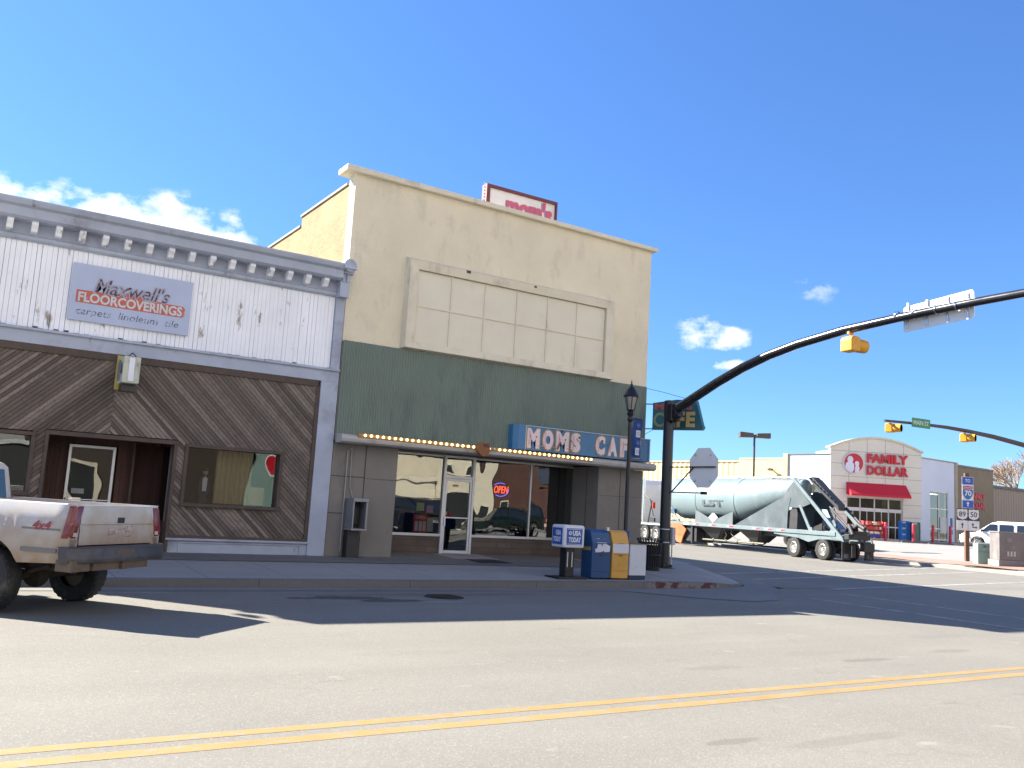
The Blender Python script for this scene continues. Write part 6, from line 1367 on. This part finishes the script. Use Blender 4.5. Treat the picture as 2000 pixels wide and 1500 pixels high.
b.box(-.62, -.01, 0, .012, 1.86, 2.39); b.box(.01, .62, 0, .012, 1.86, 2.39); b.build('white_shields', wh_s, rp)
b = MB(T); b.text('89', -.5, -.13, 2.6, 2.88, -.005, .005, offset=.01); b.text('50', .13, .5, 2.6, 2.88, -.005, .005, offset=.01)
b.prism([(-.34, 1.98), (-.29, 1.98), (-.29, 2.15), (-.24, 2.15), (-.315, 2.28), (-.39, 2.15), (-.34, 2.15)], 'y', -.005, 0)
b.prism([(.24, 2.02), (.29, 2.02), (.29, 2.17), (.34, 2.17), (.265, 2.3), (.19, 2.17), (.24, 2.17)], 'y', -.005, 0); b.prism([(.29, 2.02), (.42, 2.02), (.42, 1.95), (.5, 2.05), (.42, 2.13), (.42, 2.07), (.29, 2.07)], 'y', -.006, 0); b.build('black_legend', bk_s, rp)
b = MB(T); b.box(.07, .13, .0, .03, 1.45, 1.8); b.build('small_tag', M('tag_white', (.55, .55, .5), .6), rp)
# utility boxes
T = Fr(45.0, 26.05, 122)
ub = thing('utility_pedestal', 'pale green metal utility pedestal on the red gravel, left of the grey cabinet', 'utility box', (45, 26, .1))
b = MB(T); b.box(-.35, .35, 0, .5, .05, 1.25); b.build('casing', M('utility_green', (.24, .36, .31), .5, var=.06), ub, bevel=.02)
b = MB(T); b.box(-.08, .06, -.012, 0, 1.08, 1.12); b.box(-.35, .35, -.008, 0, .83, .84); b.build('latch', darkplastic, ub)
b = MB(T); b.box(-.1, .1, -.01, 0, .93, .97); b.build('label_plate', M('tag_white', (.55, .55, .5), .6), ub)
T = Fr(44.1, 24.8, 122)
uc = thing('utility_cabinet', 'big weathered grey utility cabinet on a concrete base at the road edge', 'utility cabinet', (44.4, 24.4, .1))
b = MB(T); b.box(0, 1.9, 0, .9, .52, 1.84); b.build('casing', M('weathered_grey_metal', (.16, .15, .15), .6, .2, .2, vs=2, dirt=((.26, .25, .24), .5, 2, .6)), uc, bevel=.015)
b = MB(T); b.box(-.03, 1.93, -.03, .93, 1.84, 1.9); b.box(.95, .965, -.006, 0, .55, 1.82); b.box(.38, .62, -.02, 0, 1.4, 1.6); b.box(1.25, 1.5, -.02, 0, 1.4, 1.6); b.build('lid_and_hinges', M('cabinet_lid', (.22, .21, .21), .5, .3), uc, bevel=.008)
b = MB(T); 
for k in range(3): b.box(.38+k*.16, .47+k*.16, -.012, 0, .72, .96)
b.build('vents', M('cabinet_vent', (.4, .4, .4), .5), uc)
b = MB(T); b.box(-.06, 1.96, -.06, .96, .05, .52); b.build('concrete_base', M('pad_concrete', (.2, .195, .19), .9, var=.15), uc)
T = Fr(47.2, 27.6, 122)
b = MB(); b.tube([(47.0, 27.75, .15), (47.0, 27.75, 1.5)], .022, 6); tag(b.build('marker_stake', M('stake_wood', (.3, .24, .12), .8)), 'thin wooden marker stake in the gravel beside the timber sign post', 'stake')
b = MB(); b.T = Fr(42.3, 25.3, 157); b.prism([(0, .02), (2.2, .02), (2.2, .17), (2.1, .19), (.1, .19), (0, .17)], 'y', -1.32, -1.2); b.T = I4
tag(b.build('drain_inlet', M('cast_inlet', (.05, .05, .05), .8, .2, .3)), 'dark cast-iron kerb drain inlet at the edge of the side street', 'drain')
# far mast arm with street name
fm = thing('far_signal_mast', 'dark curved mast arm reaching over the side street with a green street-name plate', 'traffic pole', (43.4, 20.95, .15))
b = MB(); ap = [(31.6, 22.32, 5.97), (33.9, 22.23, 6.05), (35.5, 22.11, 6.06), (36.8, 21.99, 6.02), (38.4, 21.8, 5.92), (40.2, 21.45, 5.70), (41.6, 21.2, 5.35), (42.7, 21.05, 4.9), (43.3, 20.95, 4.4)]
b.tube(ap, [.05, .06, .075, .085, .1, .11, .12, .13, .135], 12); b.build('arm', M('brown_arm_paint', (.05, .035, .035), .5), fm, smooth=True)
b = MB(); b.lathe([(.2, .15), (.2, .3), (.16, .4), (.15, 4.4), (.001, 4.45)], (43.4, 20.95, 0), 16); b.build('pole', MC['brown_arm_paint'], fm, smooth=True)
sh = copy_tree(sh1, (31.95, 22.3, 5.99), R(90-165), 'yellow signal at the free tip of the far mast arm, left of the street-name plate')
sh = copy_tree(sh1, (36.6, 22.0, 6.0), R(90-165), 'yellow single signal on the far mast arm, right of the green street-name plate')
T = Fr(33.15, 22.16, 94)
gs = thing('street_name_sign', 'green street-name plate reading MAIN ST on the far mast arm', 'street sign', (33.8, 22.2, 6.1))
b = MB(T); b.box(0, 1.12, 0, .02, 5.87, 6.25); b.build('plate', M('sign_green', (.01, .18, .07), .4), gs)
b = MB(T); b.text('MAIN ST', .09, 1.02, 5.97, 6.16, -.001, .005, offset=.015); b.build('lettering', M('sign_legend_pale', (.5, .62, .55), .5), gs)

# bare tree beyond the store
def bare_tree(name, label, loc, H, seed, colr=(.2, .15, .11)):
    rnd = random.Random(seed); t = thing(name, label, 'tree', loc, 0)
    trunk = MB(); tw = MB()
    def br(p, d, L, r, lv):
        q = p+d*L; mid = p+d*L*.5+Vector((rnd.uniform(-1, 1), rnd.uniform(-1, 1), 0))*L*.06
        (trunk if lv < 3 else tw).tube([p, mid, q], [r, r*.85, r*.68], 6 if lv < 3 else 3, cap=False)
        if lv >= 6: return
        for k in range(3 if lv < 2 else rnd.choice((3, 4))):
            a = rnd.uniform(0, 6.28); s = rnd.uniform(.3, .75) if lv else rnd.uniform(.35, .6)
            ax = d.orthogonal().normalized(); nd = (d+(Matrix.Rotation(a, 3, d) @ ax)*s+Vector((0, 0, .12))).normalized()
            br(p+d*L*rnd.uniform(.6, 1.), nd, L*rnd.uniform(.66, .82), r*.6, lv+1)
    br(Vector((0, 0, 0)), Vector((0, 0, 1)), H*.27, H*.028, 0)
    trunk.build('trunk', M('tree_bark', (.13, .1, .08), .9, var=.3, vs=5), t)
    tw.build('crown', M('bare_twigs', colr, .9, var=.2), t)
    return t
bare_tree('bare_tree', 'leafless pale brown tree rising behind the grey ribbed store wing', (116, 62, .5), 15, 3, (.33, .25, .19))
bare_tree('bare_tree', 'second leafless tree farther right behind the store wing', (126, 60, .5), 11, 5, (.33, .25, .19))

# ================================================================== SOUTH SIDE OF THE ROAD (behind the camera, mirrored in the glass)
def block(name, label, x0, x1, y, h, mat, trims=None, openings=()):
    t = thing(name, label, 'building', ((x0+x1)/2, y, .15))
    b = MB(); b.box(x0, x1, y-12, y, .1, h); b.build('wall', mat, t)
    b = MB(); b.box(x0-.05, x1+.05, y-.3, y+.12, h, h+.25); b.build('coping', trims or creamtr, t)
    for (a, c, z0, z1) in openings:
        f = MB(); f.box(a-.12, c+.12, y, y+.08, z0-.12, z0); f.box(a-.12, c+.12, y, y+.08, z1, z1+.15); f.box(a-.12, a, y, y+.08, z0, z1); f.box(c, c+.12, y, y+.08, z0, z1); fo = f.build('window', trims or creamtr, t)
        g = MB(); g.box(a, c, y, y+.02, z0, z1); g.build('pane', M('dark_window', (.03, .035, .035), .2), fo)
    return t
redbr = brickmat('red_brick_wall', (.105, .04, .03), (.085, .032, .026), (.1, .065, .052), 1, 'X', .85)
SY = -8.3
block('low_cream_shop', 'low cream painted shop on the south side of the road', 17.5, 27.6, SY, 3.0, M('cream_render', (.66, .6, .46), .85, var=.08), None, ((19, 21, .9, 2.2),))
block('tall_cream_shop', 'two-storey cream shop with small upper windows on the south side', 27.7, 31.6, SY, 5.2, MC['cream_render'], None, ((28.3, 28.8, 3.6, 4.3), (30.2, 30.7, 3.6, 4.3), (28.6, 30.9, .3, 2.2)))
br_ = block('brick_garage', 'red brick building with cream trimmed openings on the south side', 31.7, 48, SY, 8, redbr, M('cream_stone_trim', (.55, .5, .4), .8), ((33.2, 34.6, .3, 2.6), (36.5, 37.8, 3.4, 5.4), (38.9, 40.4, .3, 2.6), (40.5, 41.8, 3.4, 5.6), (43.5, 44.8, 3.4, 5.4)))
block('teal_sided_shop', 'pale teal sided shop on the south side of the road', 14.9, 17.3, SY, 5, M('teal_siding', (.2, .3, .27), .7, var=.08), None, ())
block('brown_shop', 'brown weathered shop on the south side of the road', 4.5, 14.8, SY, 4.5, M('brown_siding', (.05, .037, .027), .8, var=.3, vs=3), None, ((6, 7.2, .8, 2.6), (8.6, 10.4, .8, 2.6)))
block('dark_shop', 'dark shop with a white fascia on the south side facing the pickup', -12, 4.4, SY, 3.2, M('dark_render', (.04, .04, .04), .8), M('white_fascia', (.55, .58, .55), .7), ((-3, 0, .8, 2.2),))


def leafy(name, label, loc, H, seed):
    rnd = random.Random(seed); t = thing(name, label, 'tree', loc, 0)
    b = MB(); b.tube([(0, 0, 0), (.1, 0, H*.4), (0, .1, H*.8)], [.25, .18, .08], 8); b.build('trunk', MC['tree_bark'], t)
    b = MB()
    for c in range(16):
        cx, cy, cz = rnd.gauss(0, H*.16), rnd.gauss(0, H*.16), H*(.55+.42*rnd.random()); R0 = H*.12
        for k in range(110):
            p = Vector((rnd.gauss(0, 1), rnd.gauss(0, 1), rnd.gauss(0, 1))).normalized()*R0*rnd.random()**.4+Vector((cx, cy, cz)); u_ = Vector((rnd.gauss(0, 1), rnd.gauss(0, 1), rnd.gauss(0, 1))).normalized()*.16; v_ = u_.orthogonal().normalized()*.1
            b.add([p-u_, p+v_, p+u_, p-v_], [(0, 1, 2, 3)])
    b.build('crown', M('evergreen_leaves', (.04, .06, .03), .8, var=.4, island=.6), t)
tg_ = thing('round_wall_sign', 'red oval sign with a white rim on the teal shop wall', 'sign', (15.9, SY+.1, 3.2))
b = MB(); b.disc((15.9, SY+.03, 3.2), .62, 'y', 28, rz=.9); b.build('rim', whitemetal, tg_)
b = MB(); b.disc((15.9, SY+.05, 3.2), .54, 'y', 28, rz=.8); b.build('face', M('sign_red', (.5, .01, .02), .4), tg_)
leafy('evergreen_tree', 'dark evergreen rising behind the low cream shop on the south side', (29, -22, 0), 9.5, 4)
leafy('evergreen_tree', 'smaller dark evergreen behind the dark shop on the south side', (8, -24, 0), 8, 9)
suv('dark_green_car', 'dark green car parked on the south side of the road', (30.9, -1.0, 0), R(180), M('dark_green_paint', (.006, .014, .011), .25, var=.05, coat=.5), cat='car')
pickup('black_pickup', 'black pickup parked farther along the south side of the road', (38.2, -1.4, 0), R(180), MC['black_car_paint'], full=False)
suv('dark_car', 'black car parked before the low cream shop on the south side', (24.6, -1.2, 0), R(180), MC['black_car_paint'], cat='car')
